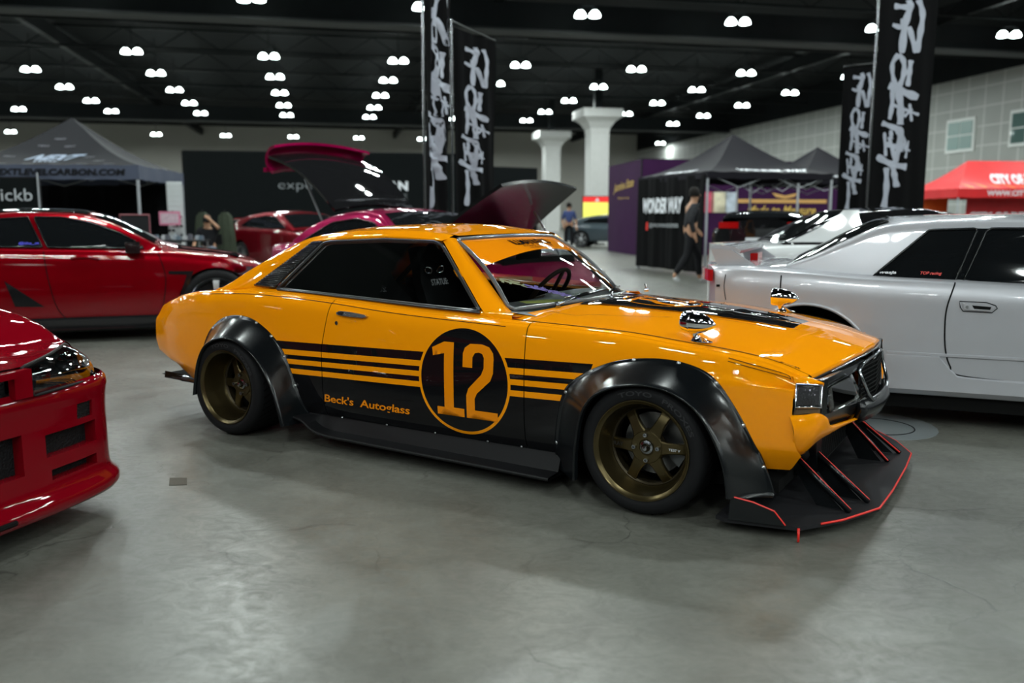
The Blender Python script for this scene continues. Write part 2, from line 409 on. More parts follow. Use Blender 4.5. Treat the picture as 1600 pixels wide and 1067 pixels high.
jd = [0, 6.55, 13.1, 19.6, 25.7, 44.5, -11.8, -18.4, -25.0, -31.6, -38.0, -50, -56.5, -63]
seen = {}
lamp0 = make_lamp(); first = True; lamps = []
rown = {0: 'first row beyond the near beam', 6.55: 'second row beyond the near beam', 13.1: 'third row beyond the near beam', 19.6: 'fourth row beyond the near beam', 25.7: 'fifth row beyond the near beam', 44.5: 'row before the far wall', -11.8: 'row just before the near beam', -18.4: 'row nearest to the camera'}
for j in jd:
    for i in range(-6, 7):
        p = L0+LI*i+LJ*j
        # leave out lamps outside the hall
        u = p.x*cos(HALL)+p.y*sin(HALL); v = -p.x*sin(HALL)+p.y*cos(HALL)
        if not (U0+1 < u < U1-1 and V0+1 < v < V1-1): continue
        if p.y < -8 and abs(i-1) > 3: continue
        if j in (-25.0, -31.6, -38.0) and not (-2 <= i <= 6): continue
        o = lamp0 if first else copy_tree(lamp0); first = False
        o.location = (p.x, p.y, LAMP_Z); o.rotation_euler = (0, 0, HALL*.0)
        o['category'] = 'lamp'
        lamps.append((o, i, j, u))
rows_ = {}
for o, i, j, u in lamps: rows_.setdefault(j, []).append((u, o))
NUM = ['first', 'second', 'third', 'fourth', 'fifth', 'sixth', 'seventh', 'eighth', 'ninth', 'tenth', 'eleventh', 'twelfth', 'thirteenth']
for j, l in rows_.items():
    for k, (u, o) in enumerate(sorted(l, key=lambda t: t[0])):
        o['label'] = 'twin dome ceiling lamp, %s from the left in the %s' % (NUM[k], rown.get(j, 'rows over the camera, row %d' % (-int(j))))
        o['group'] = 'twin high bay ceiling lamps'

# ------------------------------------------------------------------ the orange coupe
CARX, CARY, CARYAW = -.0474, 4.682, -.556
RW, WB2, YF = .267, 1.2125, .912
oc = empty('sports_coupe', (CARX, CARY, 0), CARYAW, 'orange and black vintage coupe with number 12 roundel and bolted black fender flares', 'car')
W_ = T((-2.2, .60), (-2.0, .675), (-1.8, .725), (-1.5, .768), (-1.0, .79), (0, .80), (1.0, .79), (1.45, .77), (1.75, .735))
ZB = T((-2.2, .655), (-2.0, .695), (-1.8, .728), (-1.6, .750), (-1.17, .775), (-.53, .755), (0, .730), (.61, .712), (1.04, .698), (1.35, .668), (1.45, .658), (1.6, .636), (1.7, .612), (1.78, .583))
ZS = T((-2.2, .26), (-2.0, .225), (-1.6, .2), (-1.0, .13), (0, .12), (.9, .12), (1.5, .2), (1.75, .21))
ZC = T((-2.2, .675), (-2.0, .73), (-1.6, .765), (-1.2, .79), (.5, .777), (.7, .778), (.9, .768), (1.27, .740), (1.6, .695), (1.8, .637), (1.9, .595))
def ctrl(s):
    W, zb, zs, zc = W_(s), ZB(s), ZS(s), ZC(s)
    return [(W-.06, zs), (W-.02, zs+.07), (W-.004, .5*zs+.22), (W, .43), (W-.002, .54), (W-.012, zb-.075), (W-.028, zb-.02), (W-.045, zb-.002), (W-.085, zb+.010),
            (.62*(W-.085), zb+(zc-zb)*.62), (.3*(W-.085), zb+(zc-zb)*.92), (0, zc)]
XF = [1.735, 1.785, 1.765, 1.748, 1.750, 1.754, 1.760, 1.768, 1.785, 1.85, 1.892, 1.905]
XR = [-2.02, -2.12, -2.19, -2.215, -2.21, -2.19, -2.16, -2.13, -2.11, -2.12, -2.13, -2.14]
SUB = 5
def xmap(s, t):
    i = min(int(t), len(XF)-2); f = t-i; a = XF[i]*(1-f)+XF[i+1]*f; r = XR[i]*(1-f)+XR[i+1]*f
    if s > 1.5: return 1.5+(s-1.5)/.3*(a-1.5)
    if s < -1.7: return -1.7+(s+1.7)/.5*(r+1.7)*-1 if False else -1.7-(-1.7-s)/.5*(-1.7-r)
    return s
def section(s, t0, t1):
    c = [Vector((a, b, 0)) for a, b in ctrl(s)]
    P = smooth_path(c, (len(c)-1)*SUB+1)
    return [(P[k].x, P[k].y, k/SUB) for k in range(int(t0*SUB), int(t1*SUB)+1)]
def body_rows(ss, t0, t1, sgn):
    return [[(xmap(s, t), sgn*-y, z) for y, z, t in section(s, t0, t1)] for s in ss]
_sc = {}
def sec_cached(x):
    k = round(x*100)
    if k not in _sc: _sc[k] = section(k/100, 0, 11)
    return _sc[k]
def side_y(x, z):
    def one(k):
        P = section(k/100, 0, 8) if ('s', k) not in _sc else _sc[('s', k)]
        _sc[('s', k)] = P
        for a, b in zip(P, P[1:]):
            if a[1] <= z <= b[1]: return a[0]+(b[0]-a[0])*(z-a[1])/max(b[1]-a[1], 1e-6)
        return P[0][0] if z < P[0][1] else P[-1][0]
    f = x*50; k = math.floor(f); f -= k
    return one(2*k)*(1-f)+one(2*k+2)*f
def top_z(x, y):
    P = sec_cached(x); y = abs(y)
    for a, b in zip(P[8*SUB:], P[8*SUB+1:]):
        if b[0] <= y <= a[0]: return a[1]+(b[1]-a[1])*(a[0]-y)/max(a[0]-b[0], 1e-6)
    return P[8*SUB][1]
FOUT_F = [(.745, .084), (.762, .216), (.800, .418), (.865, .505), (1.013, .584), (1.165, .615), (1.318, .612), (1.449, .566), (1.541, .455), (1.621, .311), (1.674, .199), (1.70, .12)]
FLIP_F = [(.925, .10), (.927, .227), (.950, .375), (1.0, .462), (1.081, .510), (1.165, .532), (1.257, .538), (1.351, .519), (1.443, .465), (1.513, .37), (1.561, .254), (1.58, .14)]
FOUT_R = [(-1.60, .20), (-1.575, .383), (-1.501, .524), (-1.408, .603), (-1.321, .637), (-1.226, .647), (-1.13, .637), (-1.042, .604), (-.957, .553), (-.884, .483), (-.827, .381), (-.777, .263), (-.725, .11)]
FLIP_R = [(-1.46, .20), (-1.42, .37), (-1.365, .47), (-1.30, .515), (-1.245, .535), (-1.179, .545), (-1.09, .534), (-1.003, .498), (-.943, .456), (-.870, .372), (-.815, .275), (-.785, .19), (-.765, .11)]
def shrink(poly, cx, cz, d): return [(x+(cx-x)*d, z+(cz-z)*d) for x, z in poly]
HOLES = [shrink(FOUT_F, WB2, .2, .10)+[(1.6, -.2), (.85, -.2)], shrink(FOUT_R, -WB2, .2, .10)+[(-.8, -.2), (-1.5, -.2)]]
def holed(name, rows, m, sgn, parent=oc, extra=None):
    mb = MB().grid(rows, flip=(sgn < 0)); vs, fs = mb.v, mb.f
    ins = [abs(v[1]) > .5 and any(inside(h, v[0], v[2]) for h in HOLES) for v in vs]
    fs = [f for f in fs if not all(ins[i] for i in f)]
    if extra: fs = [f for f in fs if not extra(sum(vs[i][0] for i in f)/4, sum(vs[i][2] for i in f)/4)]
    used = sorted({i for f in fs for i in f}); mp = {a: b for b, a in enumerate(used)}
    return mesh(name, [vs[i] for i in used], [tuple(mp[i] for i in f) for f in fs], m, parent)
LIV = MATS['livery']; ORG = MATS['orange']; BK = MATS['gloss_black']; SB = MATS['satin_black']; FB = MATS['flat_black']; DB = MATS['deep_black']
XD0 = lambda z: -.545-.055*min(1, max(0, (.762-z)/.25))**1.0 if z > .45 else -.60
XD1 = .612
def warp(rows, x_of, left):    # move one edge column of a strip onto the curved door cut
    return rows
for sgn in (1, -1):
    sss = [-2.2+.02*i for i in range(0, 81)]      # to -.6
    def rows_between(xa, xb, n, t0, t1):
        out = []
        for i in range(n+1):
            f = i/n; r = []
            base = section(0, t0, t1)
            for j in range(len(base)):
                z_guess = section(-.57, t0, t1)[j][1]
                a = xa(z_guess) if callable(xa) else xa; b = xb(z_guess) if callable(xb) else xb
                x = a+(b-a)*f
                P = SECS(x)
                y, z, t = P[int(t0*SUB)+j]
                r.append((xmap(x, t), -sgn*y, z))
            out.append(r)
        return out
    _cc = {}
    def SECS(x):
        k = round(x, 4)
        if k not in _cc: _cc[k] = section(x, 0, 11)
        return _cc[k]
    G = .0022
    q = rows_between(-2.2, lambda z: XD0(z)-G, 82, 0, 8); body_q = q
    holed('quarter_panel', q, LIV, sgn)
    d = rows_between(lambda z: XD0(z)+G, XD1-G, 48, 0, 8)
    door = mesh('door', *(lambda m: (m.v, m.f))(MB().grid(d, flip=(sgn < 0))), LIV, oc)
    fr = rows_between(XD1+G, 1.8, 70, 0, 8)
    holed('fender', fr, LIV, sgn)
    # dark jamb strips behind the cuts
    for cut in (lambda z: XD0(z), lambda z: XD1):
        r = []
        for k in range(8*SUB+1):
            z = section(-.57, 0, 8)[k][1]; x = cut(z); y, zz, _ = SECS(x)[k]
            r.append([(x-.02, -sgn*(y-.012), zz), (x+.02, -sgn*(y-.012), zz)])
        MB().grid(r).build('door_jamb', DB, oc)
    # door handle and lock on each side
    yh = side_y(-.39, .70)
    h = MB(); P = [(-.49, .706), (-.47, .716), (-.40, .714), (-.305, .706), (-.29, .698), (-.31, .690), (-.44, .692), (-.485, .697)]
    h.prism(P, lambda a, b, t: (a, -sgn*(side_y(a, b)+t), b), .001, .016); hh = h.build('door_handle', MATS['chrome_soft'], door)
    MB().prism([(-.475, .712), (-.43, .713), (-.44, .698), (-.47, .699)], lambda a, b, t: (a, -sgn*(side_y(a, b)+t), b), .015, .022).build('thumb_button', MATS['dark_chrome'], door)
    MB().tube((-.492, -sgn*(side_y(-.49, .655)-.005), .653), (-.492, -sgn*(side_y(-.49, .655)+.006), .653), .012, .010, 20).build('door_lock', MATS['chrome'], door)
# hood: from the cowl to the nose, both halves in one lid
def xcowl(y): return .645-.225*(abs(y)/.62)**2
nose = []
ys = lin(-1, 1, 61)
hood_rows = []
for i in range(61):
    f = i/60; r = []
    for u in ys:
        k = 8+3*(1-abs(u)); # t index
        a = (XF[int(min(k, 10.999))]*(1-(k-int(min(k, 10.999))))+XF[min(int(min(k, 10.999))+1, 11)]*(k-int(min(k, 10.999))))
        s0 = xcowl(u*.64)+.012; s = s0+(1.8-s0)*f
        P = sec_cached(s) if False else None
        c = ctrl(s); pts = smooth_path([Vector((p, q_, 0)) for p, q_ in c[7:]], 4*SUB+1)[SUB:]
        t = (k-8)*SUB; j = min(int(t), len(pts)-2); g = t-j; p = pts[j].lerp(pts[j+1], g)
        x = xmap(s, min(k, 10.999))
        r.append((x, (1 if u > 0 else -1)*p.x, p.y+.0015))
    hood_rows.append(r)
hood = MB().grid(hood_rows).build('hood', ORG, oc, True)
_fe = hood_rows[-1]
MB().grid([[Vector(p) for p in _fe], [Vector(p)+Vector((.010, 0, -.006)) for p in _fe], [Vector(p)+Vector((.004, 0, -.020)) for p in _fe]]).build('hood_lip', ORG, hood, True)
MB().grid([[Vector(p)+Vector((.002, 0, -.014)) for p in _fe], [Vector(p)+Vector((.012, 0, -.024)) for p in _fe], [Vector((p[0]-.03, p[1]*.97, p[2]-.05)) for p in _fe]]).build('nose_filler', mat('filler_black', (.012, .012, .013), .4), hood, True)
MB().path([Vector(p)+Vector((.012, 0, -.022)) for p in _fe[6:-6]], .005, 6).build('hood_edge_trim', MATS['dark_chrome'], hood, True)
def hood_pt(x, y, off=.0):
    return (x, y, top_z(min(x, 1.79), y)+.0015+off)
# rear deck lid
deck = []
for i in range(41):
    s = -2.2+(.0+.85*i/40); r = []
    for u in ys:
        k = 8+3*(1-abs(u)); pts = smooth_path([Vector((p, q_, 0)) for p, q_ in ctrl(s)[7:]], 4*SUB+1)[SUB:]
        t = (k-8)*SUB; j = min(int(t), len(pts)-2); p = pts[j].lerp(pts[j+1], t-j)
        r.append((xmap(s, min(k, 10.999)), (1 if u > 0 else -1)*p.x, p.y+.001))
    deck.append(r)
MB().grid(deck).build('trunk_lid', ORG, oc, True)
# tail panel closes the back
pr = section(-2.2, 0, 11); tp = []
for y, z, t in pr[::2]:
    x = xmap(-2.2, t); tp.append([(x+.012*(1-(abs(v))**6)*-1, v*y, z) for v in lin(-1, 1, 9)])
MB().grid(tp).build('tail_panel', ORG, oc, True)
for s in (-1, 1):
    MB().slab([[(-2.225, s*.25, z), (-2.225, s*.54, z)] for z in (.46, .58)], .01).build('tail_lamp', mat('lamp_red', (.35, .01, .008), .15, coat=1), oc)
# panel seam lines lying on the paint
def ribbon(pts, w, fn):
    rows = []
    P = smooth_path([Vector((a, b, 0)) for a, b in pts], len(pts)*8)
    for i, p in enumerate(P):
        d = (P[min(i+1, len(P)-1)]-P[max(i-1, 0)]).normalized(); n = Vector((-d.y, d.x, 0))*w/2
        rows.append([fn(p.x+n.x, p.y+n.y), fn(p.x-n.x, p.y-n.y)])
    return rows
sm = MB(); topf = lambda a, b: hood_pt(a, b, .0012)
for s in (-1, 1):
    yl = lambda x: s*(W_(x)-.083)
    sm.grid(ribbon([(x, yl(x)) for x in (.50, .8, 1.1, 1.4, 1.6, 1.70)]+[(1.752, s*.645)], .005, topf))
    sm.build('panel_seam', DB, hood); sm = MB()
    sm.grid(ribbon([(.55, s*.50), (.72, s*.545), (.80, s*.50), (1.0, s*.43), (1.12, s*.36)], .0025, topf))
    sm.build('panel_seam', DB, hood); sm = MB()
    sm.grid(ribbon([(.86, s*.30), (1.3, s*.255), (1.56, s*.215), (1.66, s*.16), (1.70, s*.02)], .003, topf))
    sf = lambda a, b: (a, -s*-1*(side_y(a, b)+.0012)*1, b)
    sm.build('panel_seam', DB, hood); sm = MB()
    sm.grid(ribbon([(-1.62, .742), (-1.2, .765), (-.9, .762), (-.55, .748), (-.1, .720), (.5, .699)], .003, sf))
    sm.build('panel_seam', DB, hood)
    for o_ in (0, .012):
        sm = MB()
        sm.grid(ribbon([(1.50, .640-o_), (1.62, .615-o_), (1.715, .592-o_*.8), (1.735, .575)], .0025, sf))
        sm.build('panel_seam', DB, hood)
    sm = MB()
# black hood centre with roundel
def hw(x): return T((.62, .33), (.8, .285), (1.0, .255), (1.3, .215), (1.6, .16))(x)
hb = []
for x in lin(.635, 1.63, 50):
    ww = hw(x)*(1 if x < 1.58 else max(.55, 1-(x-1.58)*6)); hb.append([hood_pt(max(x, xcowl(y*ww)+.02), y*ww, .0045) for y in lin(-1, 1, 25)])
MB().grid(hb).build('hood_stripe', BK, hood, True)
for o_ in (.012, .022):
    for s in (-1, 1): pass
ringm = MB(); C0 = (.93, 0)
ringm.grid([[hood_pt(C0[0]+r*cos(a), C0[1]+r*sin(a)*.98, .0065) for r in (.185, .196)] for a in lin(0, 2*pi, 73)])
for s in (-1, 1):
    ringm.grid(ribbon([(.70, s*.305), (1.0, s*.264), (1.3, s*.224), (1.585, s*.168), (1.63, s*.10), (1.645, 0)], .004, lambda a, b: hood_pt(a, b, .006)))
ringm.build('roundel_ring', MATS['decal_orange'], hood)
D1 = [(.11, .582), (.18, .611), (.235, .611), (.23, .542), (.242, .309), (.293, .303), (.297, .266), (.146, .264), (.141, .3), (.189, .301), (.172, .557), (.12, .546)]
D1 = [(.112, .580), (.180, .611), (.235, .611), (.235, .306), (.293, .306), (.293, .266), (.140, .266), (.140, .303), (.182, .303), (.182, .557), (.118, .542)]
D2 = [(.287, .502), (.287, .565), (.297, .592), (.325, .611), (.390, .613), (.428, .603), (.450, .577), (.454, .550), (.452, .485), (.437, .450), (.364, .385), (.352, .360), (.352, .306), (.475, .306), (.475, .266), (.306, .266), (.306, .372), (.318, .405), (.388, .474), (.402, .505), (.402, .552), (.392, .570), (.372, .575), (.352, .570), (.340, .550), (.340, .502)]
def densify(poly, d):
    out = []
    for i, p in enumerate(poly):
        q = poly[(i+1) % len(poly)]; n = max(1, int(math.hypot(q[0]-p[0], q[1]-p[1])/d))
        out += [(p[0]+(q[0]-p[0])*k/n, p[1]+(q[1]-p[1])*k/n) for k in range(n)]
    return out
def flatpoly(name, poly, fn, m, parent, d=None):
    p = densify(poly, d) if d else poly
    bm = bmesh.new(); vs = [bm.verts.new((a, b, 0)) for a, b in p]
    for t in tessellate_polygon([[Vector((a, b, 0)) for a, b in p]]):
        try: bm.faces.new([vs[i] for i in t])
        except ValueError: pass
    if d:
        bmesh.ops.subdivide_edges(bm, edges=[e for e in bm.edges if e.calc_length() > d*2], cuts=3, use_grid_fill=False)
        bmesh.ops.triangulate(bm, faces=bm.faces)
    for v in bm.verts: v.co = fn(v.co.x, v.co.y)
    me = bpy.data.meshes.new(name); bm.to_mesh(me); bm.free(); me.materials.append(m)
    me.polygons.foreach_set('use_smooth', [True]*len(me.polygons))
    return link(bpy.data.objects.new(name, me), parent)
for s in (1, -1):
    dr = [o for o in oc.children if o.name.startswith('door') and 'jamb' not in o.name and 'handle' not in o.name][0 if s == 1 else 1]
    fn = (lambda s: lambda a, b: (a, -s*(side_y(a if s == 1 else a, b)+.002), b))(s)
    mir = (lambda p: p) if s == 1 else (lambda p: [(.576-a, b) for a, b in p])
    n1 = flatpoly('race_number', mir(D1), fn, MATS['decal_orange'], dr, .03)
    flatpoly('race_number', mir(D2), fn, MATS['decal_orange'], dr, .03)
    fx = (lambda s: (lambda u, v: fn(-.594+u, .226+v)) if s == 1 else (lambda u, v: fn(-.03-u, .226+v)))(s)
    lettering('sponsor_lettering', "Beck's  Autoglass", fx, MATS['decal_orange'], dr, w=.565, h=.054, off=.017, shear=.12, spacing=.98)
for nm, D in (('1', D1), ('2', D2)):
    flatpoly('hood_number', D, lambda a, b: hood_pt(.93+(b-.4385)*.82, -(a-.294)*.82*-1*-1, .0065), MATS['decal_orange'], hood, .03)

# greenhouse
YS = lambda z: .705-(z-.745)*.45           # side glass plane
sk = lambda x, z, o=0: (x, YS(z)+o, z)
DLO = [(-1.012, .795), (-.770, 1.040), (-.735, 1.052), (-.35, 1.068), (-.03, 1.062), (.02, 1.045), (.325, .752), (.0, .762), (-.53, .782), (-.95, .797)]
WS_T, WS_B = (.024, .49, 1.063), (.415, .60, .748)
SAIL = [(-.03, 1.083), (-.35, 1.096), (-.65, 1.086), (-.82, 1.062), (-.95, 1.010), (-1.10, .935), (-1.25, .868), (-1.42, .812), (-1.62, .770)]
def roofline(x): return T(*reversed([(-1.62, .770), (-1.42, .812), (-1.25, .868), (-1.10, .935), (-.95, 1.010), (-.82, 1.070), (-.65, 1.086), (-.35, 1.096), (-.03, 1.083)][::-1]))(x)
RL = T((-1.62, .752), (-1.52, .768), (-1.435, .798), (-1.32, .865), (-1.16, .950), (-1.06, .998), (-.93, 1.050), (-.82, 1.070), (-.65, 1.086), (-.35, 1.096), (-.03, 1.083), (.05, 1.070))
belt = lambda x: ZB(x)+.004
for s in (1, -1):
    mk = lambda p: (p[0], -s*p[1], p[2])
    # rail above the glass, quarter pillar, all lofted between the window edge and the roof line
    n = 90
    wnd_top = poly_resample([(-1.30, .785), (-1.16, .79), (-1.06, .80)]+[(-.815, 1.040), (-.770, 1.052), (-.35, 1.070), (.0, 1.062)], n)
    rl = poly_resample([(-1.60, .748)]+[(x, RL(x)) for x in lin(-1.60, .03, 60)], n)
    rows = []
    for a, b in zip(wnd_top, rl):
        za, zb_ = a.y, b.y; r = []
        for f in lin(0, 1, 7):
            x = a.x+(b.x-a.x)*f; z = za+(zb_-za)*f
            yb = .735 if z < .8 else YS(z)
            y = YS(z)+.006+.012*sin(pi*f)*(1 if z > .9 else .6)
            if f == 1: y -= .012
            r.append(mk((x, y, z)))
        k_ = min(1, max(0, (b.x+1.56)/.12)); r += [mk((b.x, YS(b.y)-.025, b.y+.010*k_)), mk((b.x, YS(b.y)-.055, b.y+.018*k_))]
        rows.append(r)
    MB().grid(rows).build('quarter_pillar', ORG, oc, True)
    # shoulder under the glass
    sh = []
    for x in lin(-1.50, .50, 80):
        zb_ = belt(x); W = W_(x)
        gz = (zb_+.012) if x < -1.3 else .745 if x > .3 else T((-1.7, .79), (-1.1, .795), (-.95, .793), (-.53, .778), (0, .757), (.32, .748), (.5, .75))(x)
        sh.append([mk((x, W-.06, zb_-.001)), mk((x, W-.085, zb_+.008)), mk((x, YS(gz)+.012, gz-.003)), mk((x, YS(gz)-.01, gz+.006)), mk((x, YS(gz)-.05, gz+.004))])
    MB().grid(sh).build('window_sill', ORG, oc, True)
    # windshield pillar
    A0 = [(.012, YS(1.06)+.004, 1.066), (.12, YS(.96)+.006, .962), (.23, YS(.855)+.006, .855), (.355, .715, .742), (.43, .722, .722)]
    A2 = [(.035, .487, 1.075), (.145, .522, .985), (.255, .555, .893), (.40, .598, .766), (.455, .61, .742)]
    rows = []
    for a, b in zip(smooth_path(A0, 30), smooth_path(A2, 30)):
        r = []
        for f in lin(0, 1, 6):
            p = a.lerp(b, f)+Vector((.010, .012, .010))*sin(pi*f); r.append(mk(p))
        rows.append(r)
    MB().grid(rows).build('windshield_pillar', ORG, oc, True)
    # cowl filler between pillar foot, windshield base and hood
    rows = []
    for x in lin(.38, .52, 8):
        rows.append([mk((x, W_(x)-.085+(.60-(W_(x)-.085))*f-.0*f, top_z(x, .6)-.001)) for f in lin(0, 1, 5)])
    MB().grid(rows).build('cowl_corner', ORG, oc, True)
    # vent band behind the glass
    band = [(-1.185, .806), (-1.03, .800), (-.775, 1.050), (-.835, 1.048)]
    vt = MB()
    bA = poly_resample([band[0], band[3]], 26); bB = poly_resample([band[1], band[2]], 26)
    for i in range(25):
        a0, b0, a1, b1 = bA[i], bB[i], bA[i].lerp(bA[i+1], .7), bB[i].lerp(bB[i+1], .7)
        vt.slab([[mk(sk(a0.x, a0.y, .022)), mk(sk(b0.x, b0.y, .022))], [mk(sk(a1.x, a1.y, .012)), mk(sk(b1.x, b1.y, .012))]], .008*s)
    vt.slab([[mk(sk(p[0], p[1], .012)) for p in (band[0], band[1])], [mk(sk(p[0], p[1], .012)) for p in (band[3], band[2])]], .01*s)
    vt.build('quarter_vent', mat('vent_black', (.012, .013, .016), .2, coat=.5, bump=1, bscale=110), oc)
    # window frame and glass
    fr_ = MB().path([mk(sk(x, z, .013)) for x, z in poly_resample(DLO, 110, True)], .0085, 6, True)
    fo = fr_.build('window_frame', mat('trim_black', (.02, .021, .023), .3, coat=.5), oc, True)
    flatpoly('side_glass', DLO, lambda a, b: mk(sk(a, b, .002)), MATS['clear_glass'], fo)
    MB().path([mk((x, YS(T((-1.1, .795), (-.95, .793), (-.53, .778), (0, .757), (.32, .748))(x))+.018, T((-1.1, .795), (-.95, .793), (-.53, .778), (0, .757), (.32, .748))(x)-.001)) for x in lin(-1.0, .33, 30)], .006, 6).build('window_moulding', MATS['trim_black'], oc, True)
# roof skin
rr = []
for x in lin(-.86, .04, 36):
    z0 = RL(x)+.018; y0 = YS(RL(x))-.055; crown = .032*min(1, max(.15, (.06-x)/.22))
    if x > -.02: y0 = y0-(x+.02)*.5
    rr.append([(x+.018*(1-u*u)*max(0, (x+.1)/.14), y0*u, z0+crown*(1-abs(u)**2.3)) for u in lin(-1, 1, 31)])
roof = MB().grid(rr).build('roof', ORG, oc, True)
# sails beside the rear window and rear window
def sail_in(x): return .50+.05*(x+.86)/-.76
for s in (1, -1):
    rows = []
    for x in lin(-.86, -1.56, 26):
        z = RL(x)-max(0, -x-1.46)*.15; y = YS(z)-.055
        rows.append([(x, -s*(y+.001), z+.018), (x, -s*(y-.05), z+.020), (x-.0, -s*(y-.075), z+.0)])
    MB().grid(rows).build('sail_panel', ORG, oc, True)
rg = []
for f in lin(0, 1, 12):
    x = -.86-.62*f; z = 1.09-.30*f; rg.append([(x-.03*(1-u*u), u*(.50+.06*f), z+.012*(1-u*u)) for u in lin(-1, 1, 15)])
MB().grid(rg).build('rear_window', MATS['dark_glass'], oc, True)
# windshield with orange banner
def wsp(u, v, o=0):     # u -1..1 across, v 0 top..1 bottom
    T_ = Vector((.066-.036*u*u, u*.487, 1.076-.010*u*u)); B_ = Vector((.638-.223*u*u, u*.60, .776-.028*u*u))
    p = T_.lerp(B_, v)+Vector((.3, 0, .55))*.05*sin(pi*v)*1.0
    return p+Vector((.5, 0, .86))*o
gl = MB().grid([[wsp(u, v) for u in lin(-1, 1, 33)] for v in lin(.02, .99, 17)]).build('windshield', MATS['clear_glass'], oc, True)
def arcv(u): return .285+.13*abs(u)**2.2+.06*max(0, -u)
MB().grid([[wsp(u, .02+(arcv(u)-.02)*f, .003) for f in lin(0, 1, 6)] for u in lin(-.99, .99, 41)]).build('windshield_banner', MATS['decal_orange'], gl, True)
bl = lambda u, v: wsp(-.13+u, .215-v, .006)
lettering('banner_lettering', 'ILLMANNERED', lambda u, v: wsp(-.30+u, .185-v*1.0, .006), BK, gl, w=.80, h=.10, off=.03)
lettering('banner_lettering', 'A STANCE  NATION  CLUB', lambda u, v: wsp(-.22+u, .228-v*1.0, .006), BK, gl, w=.62, h=.030, off=.01)
lettering('banner_lettering', 'LOS ANGELES CALIFORNIA', lambda u, v: wsp(-.16+u, .262-v*1.0, .006), BK, gl, w=.50, h=.022, off=.01)
loop = [wsp(u, .0, .006) for u in lin(-.97, .97, 30)]+[wsp(1, v, .006) for v in lin(.04, .96, 16)]+[wsp(u, 1.0, .006) for u in lin(.97, -.97, 30)]+[wsp(-1, v, .006) for v in lin(.96, .04, 16)]
MB().path(loop, .011, 8, True).build('windshield_seal', mat('seal_grey', (.12, .125, .13), .25, coat=.6), oc, True)
# wipers
for y0, y1 in ((-.05, .42), (-.42, .02)):
    wp = MB(); p0 = wsp(y0/.6, 1.0, .012); p1 = wsp(y1/.6, .93, .014)
    wp.path([p0+Vector((.03, 0, -.005)), p0.lerp(p1, .5), p1], .006, 6).path([wsp(max(-1, (y0+.1)/.6), .95, .008), wsp(min(1, (y1)/.6), .91, .008)], .004, 6)
    wp.tube(p0+Vector((.04, 0, -.02)), p0+Vector((.03, 0, .012)), .013, .010)
    wp.build('wiper', MATS['dark_chrome'], oc, True)
# cowl grille panel behind the hood
cw = []
for u in lin(-1, 1, 31):
    x = xcowl(u*.6); cw.append([(x-.05, u*.6, top_z(.6, u*.6)-.010), (x+.03, u*.6, top_z(.62, u*.6)-.004)])
MB().grid(cw).build('cowl_panel', BK, oc, True)
MB().tube((.70, .335, .785), (.70, .335, .80), .012).path([(.70, .335, .80), (.69, .335, .825)], .004).build('hood_pin', MATS['chrome'], oc, True)

# flares
def fan(cx, cz, pts): return pts
for s in (1, -1):
    for fo_, fl_, cx in ((FOUT_F, FLIP_F, WB2), (FOUT_R, FLIP_R, -WB2)):
        n = 80; A = poly_resample([Vector((a, b, 0)) for a, b in fo_], n); B = poly_resample([Vector((a, b, 0)) for a, b in fl_], n)
        A = smooth_path([Vector((a, b, 0)) for a, b in fo_], n); B = smooth_path([Vector((a, b, 0)) for a, b in fl_], n)
        rows = []
        for a, b in zip(A, B):
            ya = side_y(a.x, max(a.y, .13))+.004 if abs(a.x) < 1.7 else .76
            ya = max(ya, .74)
            r = [(a.x, -s*(ya-.012), a.y), (a.x, -s*(ya+.003), a.y)]
            for f in lin(.06, 1, 12):
                x = a.x+(b.x-a.x)*f; z = a.y+(b.y-a.y)*f
                y = ya+(.927-ya)*(f**1.25)
                r.append((x, -s*y, z))
            r += [(b.x+(cx-b.x)*.012, -s*.931, b.y+(.25-b.y)*.012), (b.x+(cx-b.x)*.03, -s*.928, b.y+(.25-b.y)*.03), (b.x+(cx-b.x)*.035, -s*.90, b.y+(.25-b.y)*.035)]
            rows.append(r)
        fl = MB().grid(rows).build('fender_flare', SB, oc, True)
        hb_ = MB()
        for k in (range(7, 78, 9)):
            a, b = A[k], B[k]; p = a.lerp(b, .085)
            y = max(side_y(a.x, max(a.y, .13)) if abs(a.x) < 1.7 else .76, .74)+.006
            b1 = MB(); b1.lathe([(.0, .008), (.006, .007), (.010, .002), (.010, -.004)], (p.x, -s*y, p.y), (0, -s, 0), 12)
            b1.build('flare_bolt', MATS['steel'], fl, True)
        # inner wheel well
        wl = MB()
        R0 = .36
        wl.grid([[(cx+R0*cos(a), -s*y, RW-.01+R0*sin(a)) for y in (.76, .45)] for a in lin(-.35, pi+.35, 26)])
        wl.prism([(cx+R0*cos(a), RW-.01+R0*sin(a)) for a in lin(-.4, pi+.4, 26)], lambda a, b, t: (a, -s*t, b), .46, .45)
        wl.build('wheel_well', DB, oc, True)

